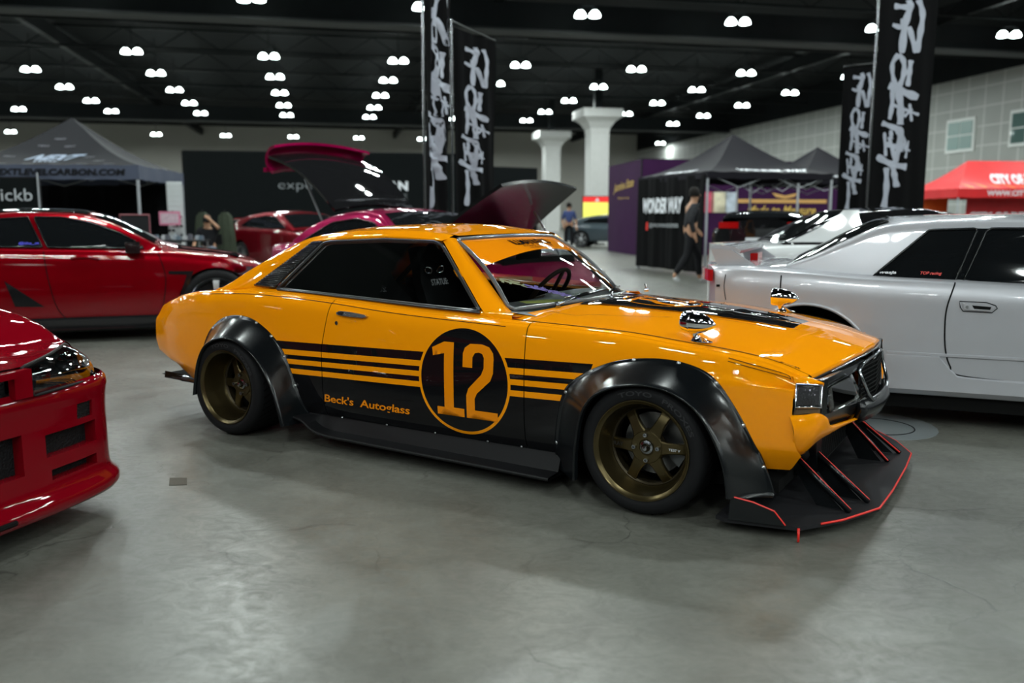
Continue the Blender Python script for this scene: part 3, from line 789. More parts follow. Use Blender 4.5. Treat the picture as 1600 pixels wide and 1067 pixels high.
# wheels ------------------------------------------------------
def coupe_wheel(x, y, s, rear=False):
    """s=+1 face towards -y"""
    wt = MB(); ax = (0, -s, 0); c = (x, y, RW)
    tw = .285 if rear else .235
    prof = [(.205, .0), (.215, .004), (.235, .006), (.252, -.002), (.262, -.018), (.267, -.04), (.267, -tw+.04), (.262, -tw+.018), (.25, -tw), (.20, -tw+.01)]
    wt.lathe(prof, c, ax, 72); ty = wt.build('tyre', MATS['rubber'], oc, True, 50)
    tg = MB()
    for k in range(44):
        a = 2*pi*k/44
        for sg in (0, 1):
            t0, t1 = ((-.03, -tw/2+.01) if sg == 0 else (-tw/2-.01, -tw+.03)); a1 = a+(.16 if sg == 0 else -.16)
            rr_ = .2685
            P = [(x+rr_*cos(q), y-s*t, RW+rr_*sin(q)) for q, t in ((a, t0), (a+.022, t0), (a1+.022, t1), (a1, t1))]
            tg.add(P, [(0, 1, 2, 3)])
    tg.build('tread_groove', DB, ty)
    rm = MB()
    dish = .125 if rear else .078
    rm.lathe([(.178, -tw+.02), (.180, -dish-.03), (.165, -dish-.012), (.176, -dish+.004), (.182, -.030), (.186, -.010), (.196, -.002), (.200, .004), (.2035, .004), (.2045, -.006), (.198, -.02)], c, ax, 72)
    rim = rm.build('rim', MATS['bronze'], oc, True, 40)
    MB().lathe([(.166, -dish-.012), (.160, -dish-.008), (.153, -dish-.014), (.153, -dish-.05), (.170, -dish-.06)], c, ax, 64).build('rim_barrel', MATS['bronze_dark'], rim, True, 40)
    cx_, cy_, cz_ = c
    def P3(r, a, t): return (cx_+r*cos(a), cy_-s*t, cz_+r*sin(a))
    for k in range(6):
        a = radians(2)+k*pi/3
        sp = MB(); rows = []
        for r, hw_, t in ((.060, .030, -dish+.012), (.085, .0235, -dish+.010), (.115, .021, -dish+.004), (.145, .022, -dish-.004), (.160, .026, -dish-.012)):
            row = []
            for u, dt in ((-1, -.022), (-1, -.004), (-.8, 0), (.8, 0), (1, -.004), (1, -.022)):
                dx = r; dy = u*hw_
                row.append((cx_+dx*cos(a)-dy*sin(a), cy_-s*(t+dt), cz_+dx*sin(a)+dy*cos(a)))
            rows.append(row)
        sp.grid(rows); so = sp.build('spoke', MATS['bronze'], rim, True, 35)
    hub = MB(); hub.lathe([(0, -dish+.010), (.030, -dish+.010), (.034, -dish+.014), (.064, -dish+.014), (.070, -dish+.008), (.072, -dish-.02)], c, ax, 48)
    hub.build('hub_face', MATS['bronze'], rim, True, 35)
    MB().lathe([(0, -dish+.040), (.010, -dish+.038), (.016, -dish+.030), (.018, -dish+.018), (.027, -dish+.015), (.029, -dish+.009)], c, ax, 32).build('centre_cap', MATS['dark_chrome'], rim, True, 40)
    for k in range(4):
        a = k*pi/2+radians(3 if s > 0 else 0)
        q = P3(.051, a, 0)
        MB().lathe([(0, -dish+.020), (.004, -dish+.020), (.005, -dish+.028), (.0085, -dish+.028), (.0095, -dish+.014)], q, ax, 16).build('lug_nut', MATS['dark_chrome'], rim, True, 40)
    # brake disc and caliper seen between the spokes
    MB().lathe([(.05, -dish-.07), (.128, -dish-.07), (.13, -dish-.08)], c, ax, 48).build('brake_disc', mat('disc_steel', (.18, .18, .18), .35, metal=.9), oc, True, 40)
    MB().prism([(x+r*cos(a), RW+r*sin(a)) for r, a in ((.085, -.55), (.14, -.62), (.145, -.25), (.14, 0), (.085, .02))], lambda a, b, t: (a, y-s*t, b), -dish-.10, -dish-.05).build('brake_caliper', mat('caliper_grey', (.12, .125, .13), .4, metal=.5), oc)
    if not rear:
        fnw = lambda a0, r0, dr, t: (lambda u, v: P3(r0+v, a0-u/(r0), t))
        lettering('spoke_lettering', 'RAYS', lambda u, v: (cx_-s*(.147-u), cy_-s*(-dish+.006), cz_-.012+v), mat('letter_dark', (.02, .018, .015), .5), rim, w=.052, h=.018, off=.03)
        lettering('spoke_lettering', 'TE37 V', lambda u, v: (cx_+s*(.092+u), cy_-s*(-dish+.009), cz_-.003+v), MATS['decal_white'], rim, w=.048, h=.010, off=.01)
    # raised tyre lettering round the top of the sidewall
    vs, fs = text_mesh('TOYO   PROXES', 1, .02)
    wdt = max(v.x for v in vs); 
    mesh('tyre_lettering', [(lambda ang, r: (cx_+s*r*cos(ang), cy_-s*.0072, cz_+r*sin(ang)))(radians(96)-v.x/wdt*radians(92)+radians(18), .222+v.y*.026) for v in vs], fs, mat('letter_rubber', (.035, .035, .037), .5), ty, False)
for sx, rear in ((WB2, False), (-WB2, True)):
    for s in (1, -1):
        coupe_wheel(sx, -s*.905, s, rear)

# nose: corner lamps, headlight housings, grille, bumper skin -----------------------
def quad(a, b, c, d, n=8, m=8, bulge=(0, 0, 0)):    # a b top, d c bottom
    a, b, c, d = map(Vector, (a, b, c, d)); bu = Vector(bulge)
    return [[(a.lerp(b, u).lerp(d.lerp(c, u), v))+bu*sin(pi*u)*sin(pi*v) for u in lin(0, 1, n)] for v in lin(0, 1, m)]
for s in (1, -1):
    mk = lambda p: (p[0], -s*p[1], p[2])
    q = lambda *a, **k: [[mk(p) for p in r] for r in quad(*a, **k)]
    # housing behind lamps
    MB().slab(q((1.755, .712, .562), (1.835, .668, .560), (1.835, .668, .455), (1.752, .712, .455), bulge=(.006, .01, 0)), .03*s).build('lamp_housing', MATS['dark_chrome'], oc, True, 40)
    lm = MB().slab(q((1.765, .722, .553), (1.834, .682, .551), (1.834, .682, .480), (1.762, .722, .480), bulge=(.006, .008, 0)), .012*s).build('corner_lamp', mat('lamp_smoke', (.05, .05, .055), .08, coat=1, metal=.5, bump=.6, bscale=120), oc, True, 40)
    MB().path([mk(p) for p in [(1.758, .722, .562), (1.84, .678, .559), (1.84, .678, .474), (1.756, .722, .472)]], .0055, 6, True).build('lamp_rim', MATS['chrome'], lm, True)
    MB().slab(q((1.757, .715, .466), (1.838, .675, .468), (1.838, .675, .450), (1.750, .715, .440)), .02*s).build('marker_lamp', mat('amber_smoke', (.10, .07, .04), .2, coat=1), oc, True)
    # headlight box, recessed glass and reflector, running to the grille
    hb2 = MB()
    hb2.slab(q((1.842, .665, .575), (1.905, .18, .590), (1.905, .18, .560), (1.842, .665, .545), n=12, m=3), .02*s)
    hb2.slab(q((1.842, .670, .575), (1.852, .625, .575), (1.852, .625, .43), (1.842, .670, .43), n=3, m=3), .03*s)
    hb2.slab(q((1.850, .655, .440), (1.925, .18, .425), (1.905, .17, .372), (1.835, .640, .385), n=12, m=4), .02*s)
    hb2.slab(q((1.80, .62, .57), (1.87, .20, .585), (1.87, .20, .40), (1.80, .62, .40), n=3, m=3), .02*s)
    hb2.build('headlight_housing', mat('housing_black', (.009, .010, .011), .22, spec=.4), oc, True, 40)
    gp = [(1.853, .628, .548), (1.893, .385, .560), (1.922, .28, .447), (1.863, .612, .440)]
    hg = MB().slab(q(*gp), .004*s).build('headlight_glass', MATS['lamp_glass'], oc, True)
    for k, (yy, rr_) in enumerate(((.555, .048), (.40, .048))):
        xx = 1.853+(.628-yy)*.16-.03
        MB().lathe([(rr_, .02), (rr_*.95, .0), (rr_*.6, -.02), (.012, -.028), (.012, -.01), (0, -.008)], (xx, -s*yy, .495), (1, -s*.12, 0), 28).build('headlight_bowl', MATS['chrome'], hg, True, 40)
    MB().slab(q((1.825, .62, .553), (1.860, .30, .560), (1.88, .28, .45), (1.83, .61, .443), n=3, m=3), .003*s).build('reflector_plate', MATS['steel'], hg)
    # orange bumper skin: corner then a tapering valance under the lamps
    up = smooth_path([(1.742, .735, .436), (1.80, .715, .442), (1.842, .690, .448), (1.862, .655, .430), (1.868, .60, .388), (1.89, .45, .372), (1.915, .2, .352), (1.92, 0, .346)], 44)
    lo = smooth_path([(1.752, .722, .330), (1.765, .705, .290), (1.785, .675, .285), (1.80, .62, .300), (1.815, .55, .318), (1.845, .40, .335), (1.872, .2, .330), (1.88, 0, .328)], 44)
    rows = []
    for a, b in zip(up, lo):
        dpt = a-b; rows.append([mk(a+Vector((-.012, -.012, .002)))]+[mk(b.lerp(a, f)+Vector((.014, .014, 0))*sin(pi*f)*min(1, dpt.length/.1)) for f in lin(1, 0, 9)]+[mk(b+Vector((-.03, -.03, 0)))])
    MB().grid(rows).build('bumper_skin', ORG, oc, True)
# grille
gr = []
for u in lin(-1, 1, 21): gr.append([(1.918-.02*abs(u), u*.27, z) for z in lin(.41, .572, 7)])
go = MB().grid(gr).build('grille', mat('mesh_black', (.012, .012, .013), .25, coat=.6, bump=1.0, bscale=90), oc, True)
gb = MB()
for z in lin(.42, .565, 9):
    gb.path([(1.925-.02*abs(u), u*(.25 if z < .5 else .25), z) for u in lin(-1, 1, 9)], .003, 5)
for u in lin(-.95, .95, 26): gb.path([(1.924-.02*abs(u), u*.26, .415), (1.924-.02*abs(u), u*.26, .57)], .002, 4)
gb.build('grille_mesh', DB, go)
for s in (1, -1):
    MB().path([(1.912, -s*.0, .585), (1.905, -s*.22, .580), (1.900, -s*.275, .555), (1.935, -s*.235, .455), (1.945, -s*.19, .425), (1.950, 0, .415)], .008, 8).build('grille_surround', MATS['dark_chrome'], go, True)
# black lower nose bar and badge
MB().slab([[(1.93-.04*abs(u)**2, u*.30, .425), (1.945-.04*abs(u)**2, u*.29, .395), (1.925-.04*abs(u)**2, u*.28, .355)] for u in lin(-1, 1, 15)], .03).build('nose_bar', MATS['housing_black'], oc, True)
MB().lathe([(0, .006), (.016, .005), (.018, 0)], (1.944, -.10, .405), (1, 0, .1), 20).path([(1.950, -.13, .40), (1.950, -.07, .412)], .004).build('badge', MATS['chrome'], oc, True)
for s in (1, -1):
    MB().slab([[(p[0], -s*p[1], p[2]) for p in r_] for r_ in quad((1.748, .735, .590), (1.786, .655, .582), (1.847, .672, .566), (1.752, .728, .566), bulge=(.0, .0, .004))], .012*s).build('fender_corner', ORG, oc, True, 40)
# hoses, intercooler, dark core behind the splitter
ic = MB(); ic.box((1.74, .05, .235), (.06, .80, .19)) 
ico = ic.build('intercooler', mat('cooler_black', (.022, .023, .025), .35, metal=.4, bump=.8, bscale=150), oc)
fins = MB()
for k in range(38): fins.box((1.773, -.33+k*.0205, .235), (.006, .004, .17))
fins.build('cooler_fin', mat('fin_metal', (.05, .052, .055), .35, metal=.7), ico)
for yy in (.50, -.40): MB().box((1.74, yy, .24), (.09, .10, .22)).build('cooler_tank', MATS['satin_black'], ico)
MB().box((1.55, 0, .27), (.10, 1.15, .25)).box((1.60, -.50, .22), (.12, .12, .12)).box((1.62, -.36, .30), (.1, .09, .1)).build('radiator_core', DB, oc)
MB().path(smooth_path([(1.73, -.44, .22), (1.70, -.52, .26), (1.62, -.55, .22), (1.55, -.58, .3)], 20), .032, 14).path(smooth_path([(1.73, .54, .22), (1.70, .6, .26), (1.6, .6, .24)], 16), .032, 14).build('charge_pipe', MATS['flat_black'], oc, True)
MB().tube((1.70, -.47, .30), (1.76, -.49, .30), .05, .045, 20).tube((1.68, -.30, .16), (1.72, -.30, .16), .03, .03, 16).build('horn', MATS['satin_black'], oc, True, 40)
MB().box((0.1, 0, .14), (3.2, 1.36, .05)).box((1.35, 0, .14), (.7, .8, .05)).build('floor_pan', DB, oc)
# splitter
SPL = [(1.52, .885), (1.562, .900), (1.819, .850), (1.94, .675), (2.035, .46), (2.045, .2)]
outl = [(x, -y) for x, y in SPL]+[(2.045, 0)]+[(x, y) for x, y in reversed(SPL)]
spl = MB().prism(outl, lambda a, b, t: (a, b, t), .040, .055).build('splitter', mat('splitter_black', (.016, .016, .018), .5, coat=.1), oc)
MB().path([(x, y, .052) for x, y in densify(outl, .05)[8:-14]], .0045, 6).build('splitter_edge', MATS['red_edge'], spl, True)
for s in (1, -1):
    fo2 = MB().prism([(1.575, .055), (1.580, .143), (1.66, .130), (1.735, .105), (1.775, .055)], lambda a, b, t: (a, -s*(.905-(a-1.56)*.19+t), b), -.004, .004).build('splitter_fin', SB, spl)
    MB().path([(a, -s*(.905-(a-1.56)*.19), b) for a, b in ((1.580, .145), (1.66, .132), (1.735, .107), (1.775, .058))], .0035, 5).build('fin_edge', MATS['red_edge'], fo2)
    for xb, yb, xt, yt, zt in (((1.949, .585, 1.715, .56, .25), (1.99, .425, 1.73, .40, .26)) if s > 0 else ((1.99, .425, 1.73, .40, .26), (1.965, .24, 1.75, .235, .27))):
        st = MB(); n = Vector((0, 1, 0)) 
        A_ = Vector((xb, yb, .056)); B_ = Vector((xt, yt, zt)); C_ = Vector((xt, yt, .056))
        d_ = (B_-A_).normalized()
        st.path([mk2 for mk2 in [(A_.x, -s*A_.y, A_.z), (B_.x, -s*B_.y, B_.z)]], .011, 8)
        so = st.build('splitter_strut', SB, spl, True)
        pl = MB().prism([(xb-.03, .057), (xt+.03, zt-.03), (xt-.0, zt-.05), (xb-.13, .057)], lambda a, b, t: (a, -s*(yb+(yt-yb)*(xb-a)/(xb-xt)-.012+t), b), -.003, .003).build('gusset_plate', SB, so)
        MB().path([(xb, -s*(yb-.012), .064), (xt, -s*(yt-.012), zt+.008)], .0035, 5).build('strut_edge', MATS['red_edge'], so)
MB().path([(1.82, -.852, .052), (1.822, -.858, .03), (1.823, -.861, .003)], .005, 6).build('tie_strap', MATS['red_edge'], spl, True)
# side skirt
for s in (1, -1):
    sk_ = MB()
    up = smooth_path([(-.80, .85, .150), (-.70, .855, .135), (-.58, .86, .085), (-.30, .865, .078), (.3, .87, .074), (.78, .875, .070)], 40)
    rows = []
    for p in up:
        yb = .745; zt = .165
        rows.append([(p.x, -s*(side_y(p.x, .16)-.004), .165), (p.x, -s*(side_y(p.x, .15)+.006), .150), (p.x, -s*.785, p.z+.010), (p.x, -s*p.y, p.z+.006), (p.x, -s*(p.y+.003), p.z), (p.x, -s*p.y, p.z-.008), (p.x, -s*.70, p.z-.004)])
    sk_.grid(rows); so = sk_.build('side_skirt', mat('skirt_black', (.006, .006, .007), .5, spec=.3), oc, True, 30)
    for x in (-.50, -.20, .10, .40, .58):
        MB().lathe([(0, .004), (.005, .003), (.006, 0)], (x, -s*(side_y(x, .155)+.004), .16), (0, -s, .3), 10).build('skirt_bolt', MATS['steel'], so, True)
    MB().slab([[(x, -s*y, z) for x, y, z in r] for r in (((-1.56, .74, .225), (-1.68, .745, .222), (-1.93, .76, .234), (-1.955, .735, .262)), ((-1.56, .60, .20), (-1.68, .60, .20), (-1.90, .60, .205), (-1.95, .60, .215)))], .006*s).build('rear_canard', SB, oc)
MB().grid([[(x, y, z) for y in (-.66, .66)] for x, z in ((-1.60, .19), (-1.9, .19), (-2.1, .22))]).build('rear_underside', DB, oc)
# bullet mirrors on the fenders
for s in (1, -1):
    bx, by = 1.352, -s*.662; z0 = top_z(bx, .662)
    ft = MB(); rows = []
    for f, rx, ry, dx in ((0, .046, .020, .012), (.08, .046, .020, .012), (.2, .034, .014, .004), (.5, .020, .011, -.012), (.8, .018, .012, -.022), (1, .026, .016, -.026)):
        rows.append([(bx+dx+rx*cos(a), by+ry*sin(a), z0+.002+.040*f) for a in lin(0, 2*pi, 25)])
    foot = ft.grid(rows).build('mirror_foot', MATS['chrome'], oc, True, 50)
    d = Vector((1, -s*.10, -.03)).normalized()
    bp = [(.0, .095), (.008, .090), (.022, .074), (.035, .050), (.0425, .022), (.0455, -.004)]
    c = Vector((bx-.022, by, z0+.077))
    sh = MB().lathe(bp, c, d, 36).build('mirror_shell', MATS['chrome'], foot, True, 50)
    MB().lathe([(.0455, -.004), (.0475, -.006), (.0475, -.010), (.0465, -.036), (.043, -.044), (.040, -.044)], c, d, 36).build('mirror_bezel', MATS['chrome'], foot, True, 50)
    MB().lathe([(.041, -.040), (0, -.038)], c, d, 24).build('mirror_glass', mat('mirror_face', (.8, .8, .8), .02, metal=1, var=0), foot, True)
# interior ---------------------------------------------------------------
cab = MB()
cab.grid([[(-1.25, y, z) for y in (-.66, .66)] for z in (.15, .74)])
cab.grid([[(x, y, .17) for y in (-.70, .70)] for x in (-1.25, .60)])
cab.grid([[(.60, y, z) for y in (-.66, .66)] for z in (.15, .72)])
cab.build('cabin_tub', MATS['cabin'], oc)
for s in (1, -1):
    MB().grid([[(x, -s*.700, z) for z in (.15, T((-1.25, .77), (-.95, .775), (-.53, .76), (0, .74), (.32, .73), (.6, .72))(x))] for x in lin(-1.25, .6, 12)]).build('door_card', MATS['cabin'], oc)
    hl = MB().grid([[(x, -s*(.0+.52*f), RL(x)-.005+.03*(1-f)) for f in (0, 1)] for x in lin(-.84, 0, 8)]).build('headliner', MATS['cabin'], oc)
MB().grid([[(x, y, .745+.03*(1-abs(y)/.6)) for y in lin(-.6, .6, 7)] for x in (-1.5, -1.12)]).grid([[(x, y, z) for y in (-.58, .58)] for x, z in ((-1.12, .74), (-1.02, .62), (-.95, .45))]).build('rear_shelf', MATS['cabin'], oc)
ds = []
for x, dz in ((.60, .0), (.42, .015), (.30, .022), (.20, .012), (.16, -.03), (.17, -.12), (.22, -.25)):
    ds.append([(x+(.0 if abs(y) < .5 else -.02), y, .735+dz+(.02 if .12 < y < .5 and x < .35 else 0)) for y in lin(-.63, .63, 29)])
MB().grid(ds).build('dashboard', mat('dash_grey', (.10, .115, .12), .45, bump=.1), oc, True)
def bucket(y, sx):
    b = MB(); prof = []
    # back shell rows from base to head, width profile
    for z, hw_, x, wing in ((.20, .22, -.30, .08), (.34, .235, -.40, .07), (.50, .24, -.46, .09), (.62, .245, -.50, .10), (.72, .235, -.53, .085), (.80, .19, -.56, .05), (.88, .155, -.60, .06), (.95, .14, -.62, .05), (1.0, .10, -.635, .01)):
        prof.append([(sx+x+wing*(abs(u)**3)-.03*(1-abs(u)), y+u*hw_, z) for u in lin(-1, 1, 17)])
    b.slab(prof, -.045); so = b.build('racing_seat', MATS['seat_fabric'], oc, True, 60)
    c = MB(); c.slab([[(sx+x, y+u*.24, .25+dz+.07*abs(u)**3) for u in lin(-1, 1, 13)] for x, dz in ((-.38, 0), (-.2, -.01), (0, .04), (.06, .02))], -.06)
    c.build('seat_cushion', MATS['seat_fabric'], so, True, 60)
    for u in (-.062, .062):
        MB().path([(sx-.553, y+u+.034*cos(a)*1.0+(-u*.15)*sin(a), .855+.017*sin(a)+(.3*cos(a)*.034*(1 if u > 0 else -1))) for a in lin(0, 2*pi, 21)[:-1]], .006, 6, True).build('harness_slot', MATS['dark_chrome'], so, True)
        MB().prism([(y+u+.03*cos(a), .855+.014*sin(a)+(.3*cos(a)*.03*(1 if u > 0 else -1))) for a in lin(0, 2*pi, 17)[:-1]], lambda a, b_, t: (sx-.560+t, a, b_), 0, .006).build('slot_opening', DB, so)
    return so
for y, sx_ in ((-.33, -.12), (.33, -.17)):
    so = bucket(y, sx_)
    lettering('seat_lettering', 'STATUS:', lambda u, v: (sx_-.504-v*.3, y-.085+u, .765+v), MATS['decal_white'], so, w=.17, h=.038, off=.02)
# roll bar
MB().path(smooth_path([(-.85, -.58, .2), (-.85, -.57, .75), (-.84, -.50, .99), (-.84, -.3, 1.045), (-.84, .3, 1.045), (-.84, .50, .99), (-.85, .57, .75), (-.85, .58, .2)], 60), .02, 10).path([(-.84, -.45, 1.0), (-1.20, -.5, .72)], .018).path([(-.84, .45, 1.0), (-1.20, .5, .72)], .018).path([(-.85, -.56, .62), (-.85, .56, .62)], .017).build('roll_bar', MATS['satin_black'], oc, True)
# rear seat helmet ball, steering wheel, mirror, card
hl_ = empty('racing_helmet', (0, 0, 0)); 
hx = MB().lathe([(0, .10), (.05, .09), (.085, .055), (.10, 0), (.095, -.05), (.08, -.09), (.06, -.105)], (-1.02, -.30, .86), (0, 0, 1), 28).build('racing_helmet', mat('helmet_brown', (.10, .035, .02), .3, coat=1), None, True)
bpy.data.objects.remove(hl_)
M_ = Matrix.Translation((CARX, CARY, 0))@Matrix.Rotation(CARYAW, 4, 'Z')
hx.matrix_world = M_; tag(hx, 'brown round helmet on the rear shelf inside the orange coupe', 'helmet')
vz = MB().grid([[(-1.02+.103*cos(a), -.30+.103*sin(a), .86+dz) for dz in (-.02, .035)] for a in lin(-1.9, .2, 16)]).build('visor', MATS['dark_chrome'], hx, True)
sw = MB(); c = Vector((.10, .33, .755)); n = Vector((-.80, 0, .60)).normalized(); a_ = Vector((0, 1, 0)); b_ = n.cross(a_)
sw.path([c+(a_*cos(t)+b_*sin(t))*.165 for t in lin(0, 2*pi, 41)[:-1]], .013, 8, True)
for t in (0.3, pi-.3, -pi/2): sw.path([c-n*.02, c+(a_*cos(t)+b_*sin(t))*.16], .012, 6)
sw.tube(c-n*.0, c-n*.18, .03); swo = sw.build('steering_wheel', mat('wheel_leather', (.03, .018, .012), .5), oc, True)
MB().slab([[(.155, u*.12, .985+v*.026) for u in lin(-1, 1, 7)] for v in (-1, 1)], .015).path([(.155, 0, 1.0), (.12, 0, 1.06)], .006).build('rear_view_mirror', MATS['flat_black'], oc)
M2 = M_
cardp = [wsp(u, v, -.05) for u, v in ((-.72, .86), (-.55, .83), (-.30, .83), (-.16, .86), (-.15, .97), (-.22, .985), (-.60, .965))]
cz = lambda x, y: .775+.02*(1-abs(y)/.6)
card = MB().prism([(.36, -.42), (.42, -.26), (.49, -.22), (.52, -.27), (.47, -.40), (.42, -.46)], lambda a, b, t: (a, b, .772+t), 0, .003).build('entry_card', MATS['yellow_card'], None)
card.matrix_world = M2; tag(card, 'yellow display card lying on the dashboard behind the windshield', 'card')

# ------------------------------------------------------------------ other cars
def paint(name, c, rough=.35, metal=0., var=.03): return mat(name, c, rough, metal, coat=1, var=var)
CRED = paint('candy_red', (.23, .001, .006), .30, .4); DRED = paint('deep_red', (.16, .002, .008), .3, .5); SRED = paint('solid_red', (.18, .001, .006), .35)
MAG = paint('magenta_paint', (.26, .001, .05), .3, .4); SILV = paint('silver_paint', (.47, .47, .505), .34, .35); WHT = paint('white_paint', (.72, .73, .74), .3)
BLKP = paint('black_paint', (.008, .008, .009), .3); GREYP = paint('slate_paint', (.05, .065, .075), .4, .3)
DG = MATS['dark_glass']
mat('tail_red', (.32, .004, .004), .12, coat=1, emit=.12)
mat('carbon', (.012, .012, .013), .25, coat=1, var=.4, vscale=90)
mat('lamp_clear', (.25, .27, .29), .08, metal=.7, coat=1, bump=.8, bscale=45, var=.5, vscale=25)
def disc_wheel(parent, x, y, s, R, wd, mrim, n=6, dish=.05, name='wheel'):
    """y = outer face, s=+1 faces -y"""
    c = (x, y, R); ax = (0, -s, 0); rr = R-.085
    o = MB().lathe([(rr, 0), (rr+.02, .006), (R-.03, .004), (R-.004, -.03), (R, -.06), (R, -wd+.05), (R-.02, -wd), (rr, -wd)], c, ax, 48).build('tyre', MATS['rubber'], parent, True, 50)
    rim = MB().lathe([(rr-.03, -wd+.03), (rr-.035, -dish-.03), (rr-.02, -dish), (rr-.015, -.02), (rr, .002), (rr+.006, -.002)], c, ax, 48).build('rim', mrim, parent, True, 40)
    for k in range(n):
        a = 2*pi*k/n+.3; sp = MB(); rows = []
        for r, hw_, t in ((.05, .03, -dish+.02), (.5*rr, .022, -dish+.018), (rr-.02, .032, -dish)):
            rows.append([(x+r*cos(a)-u*hw_*sin(a), y-s*(t+dt), R+r*sin(a)+u*hw_*cos(a)) for u, dt in ((-1, -.03), (-1, 0), (1, 0), (1, -.03))])
        sp.grid(rows).build('spoke', mrim, rim, True, 30)
    MB().lathe([(0, -dish+.03), (.03, -dish+.03), (.06, -dish+.02), (.065, -dish-.03)], c, ax, 24).build('hub', mrim, rim, True, 40)
    MB().lathe([(0, -dish-.06), (rr-.04, -dish-.06)], c, ax, 32).build('brake_disc', MATS['flat_black'], rim, True)
def gen_car(name, label, cat, loc, yaw, mp, S):
    """body lofted from tables, origin on the ground at the rear axle, nose towards +x"""
    r = empty(name, (loc[0], loc[1], 0), yaw, label, cat, S.get('group'))
    W, zb, zc, zs = T(*S['W']), T(*S['zb']), T(*S['zc']), S.get('zs', .2)
    x0, x1, wb, R = S['x0'], S['x1'], S['wb'], S.get('R', .31); nf, nr = S.get('nf', .35), S.get('nr', .2)
    ra = S.get('ra', R+.045)
    def sec(x):
        w_, b_, c_ = W(x), zb(x), zc(x); zz = zs if not callable(zs) else zs(x)
        c = [(w_-.05, zz), (w_-.01, zz+.06), (w_, zz+.5*(b_-zz)-.02), (w_-.004, b_-.2), (w_-.012, b_-.08), (w_-.035, b_-.02), (w_-.06, b_), (w_-.12, b_+.012), (.6*w_, b_+(c_-b_)*.7), (.3*w_, b_+(c_-b_)*.95), (0, c_)]
        P = smooth_path([Vector((a, b, 0)) for a, b in c], 41); return [(p.x, p.y) for p in P]
    def xm(x, y, w_):
        k = (abs(y)/w_)**3
        if x > x1-.5: f = (x-(x1-.5))/.5; x = x-f*f*nf*k
        if x < x0+.4: f = (x0+.4-x)/.4; x = x+f*f*nr*k
        return x
    n = int((x1-x0)/.04)
    def rows(sgn):
        out = []
        for x in lin(x0, x1, n+1):
            w_ = W(x); out.append([[xm(x, y, w_), -sgn*y, z] for y, z in sec(x)])
        return out
    vs, fs = [], []
    full = []
    for a, b in zip(rows(1), rows(-1)): full.append(a+list(reversed(b))[1:])
    mb = MB().grid(full); vs = [list(v) for v in mb.v]; fs = mb.f
    ins = []
    for v in vs:
        h = None
        for cx in (0, wb):
            d = math.hypot(v[0]-cx, v[2]-R)
            if abs(v[1]) > .4 and d < ra and v[2] < R+ra: h = (cx, d)
        ins.append(h)
    fs = [f for f in fs if not all(ins[i] for i in f)]
    for i in {i for f in fs for i in f}:
        if ins[i]:
            cx, d = ins[i]; k = ra/max(d, 1e-4); vs[i][0] = cx+(vs[i][0]-cx)*k; vs[i][2] = R+(vs[i][2]-R)*k
    used = sorted({i for f in fs for i in f}); mpx = {a: b for b, a in enumerate(used)}
    body = mesh('body', [vs[i] for i in used], [tuple(mpx[i] for i in f) for f in fs], mp, r, True, sharp=50)
    for x, nm in ((x1, 'front_panel'), (x0, 'rear_panel')):
        s_ = sec(x); w_ = W(x); sgn = 1 if x == x1 else -1; g = []
        for y, z in s_:
            g.append([(xm(x, y*v, w_)+sgn*.03*(1-v*v)*0, y*v, z) for v in lin(-1, 1, 21)])
        MB().grid(g).build(nm, mp, body, True)
    for cx in (0, wb):
        for s in (1, -1):
            MB().grid([[(cx+(ra+.002)*cos(a), -s*y, R+(ra+.002)*sin(a)) for y in (W(cx)-.03, W(cx)-.45)] for a in lin(-.5, pi+.5, 24)]).prism([(cx+ra*cos(a), R+ra*sin(a)) for a in lin(-.5, pi+.5, 20)], lambda a, b, t: (a, -s*t, b), W(cx)-.45, W(cx)-.46).build('wheel_well', DB, body)
            disc_wheel(r, cx, -s*(W(cx)-S.get('inset', .01)), s, R, .24, MATS[S.get('rim', 'steel')], S.get('spokes', 6), S.get('dish', .04))
    MB().box(((x0+x1)/2, 0, (zs if not callable(zs) else .2)+.02), (x1-x0-.5, 1.2, .05)).build('floor_pan', DB, body)
    # greenhouse
    GX = S['gh']     # list of (x, z rail, y rail, crown)
    gz, gy, gc = T(*[(a, b) for a, b, c, d in GX]), T(*[(a, c) for a, b, c, d in GX]), T(*[(a, d) for a, b, c, d in GX])
    ga, gb = GX[0][0], GX[-1][0]; bi = S.get('bi', .10)
    def zbelt(x): return zb(x)+.01
    def side(x, z, o=0):
        y0 = W(x)-bi; z0 = zbelt(x); zr = max(gz(x), z0+.01); f = min(1, max(0, (z-z0)/(zr-z0)))
        ytop = gy(x)
        yr = y0+(ytop-y0)*min(1, (zr-z0)/max(S['hr']-z0, .05))
        return y0+(yr-y0)*f**1.15+o
    def top(x, u, o=0):
        zr = max(gz(x), zbelt(x)+.004); yr = side(x, zr); return Vector((x, u*(yr-.03), zr+.012+gc(x)*(1-abs(u)**2.2)+o))
    gr_ = []
    for x in lin(ga, gb, 60):
        zr = max(gz(x), zbelt(x)+.004); row = []
        half = [(side(x, zbelt(x)+(zr-zbelt(x))*f)+ .004, zbelt(x)-.02*(1-f)+(zr-zbelt(x))*f) for f in lin(0, 1, 8)]
        row += [(x, -y, z) for y, z in half]
        row += [tuple(top(x, u)) for u in lin(-1, 1, 21)]
        row += [(x, y, z) for y, z in reversed(half)]
        gr_.append(row)
    cabin = MB().grid(gr_).build('roof', S.get('roofm', mp), r, True)
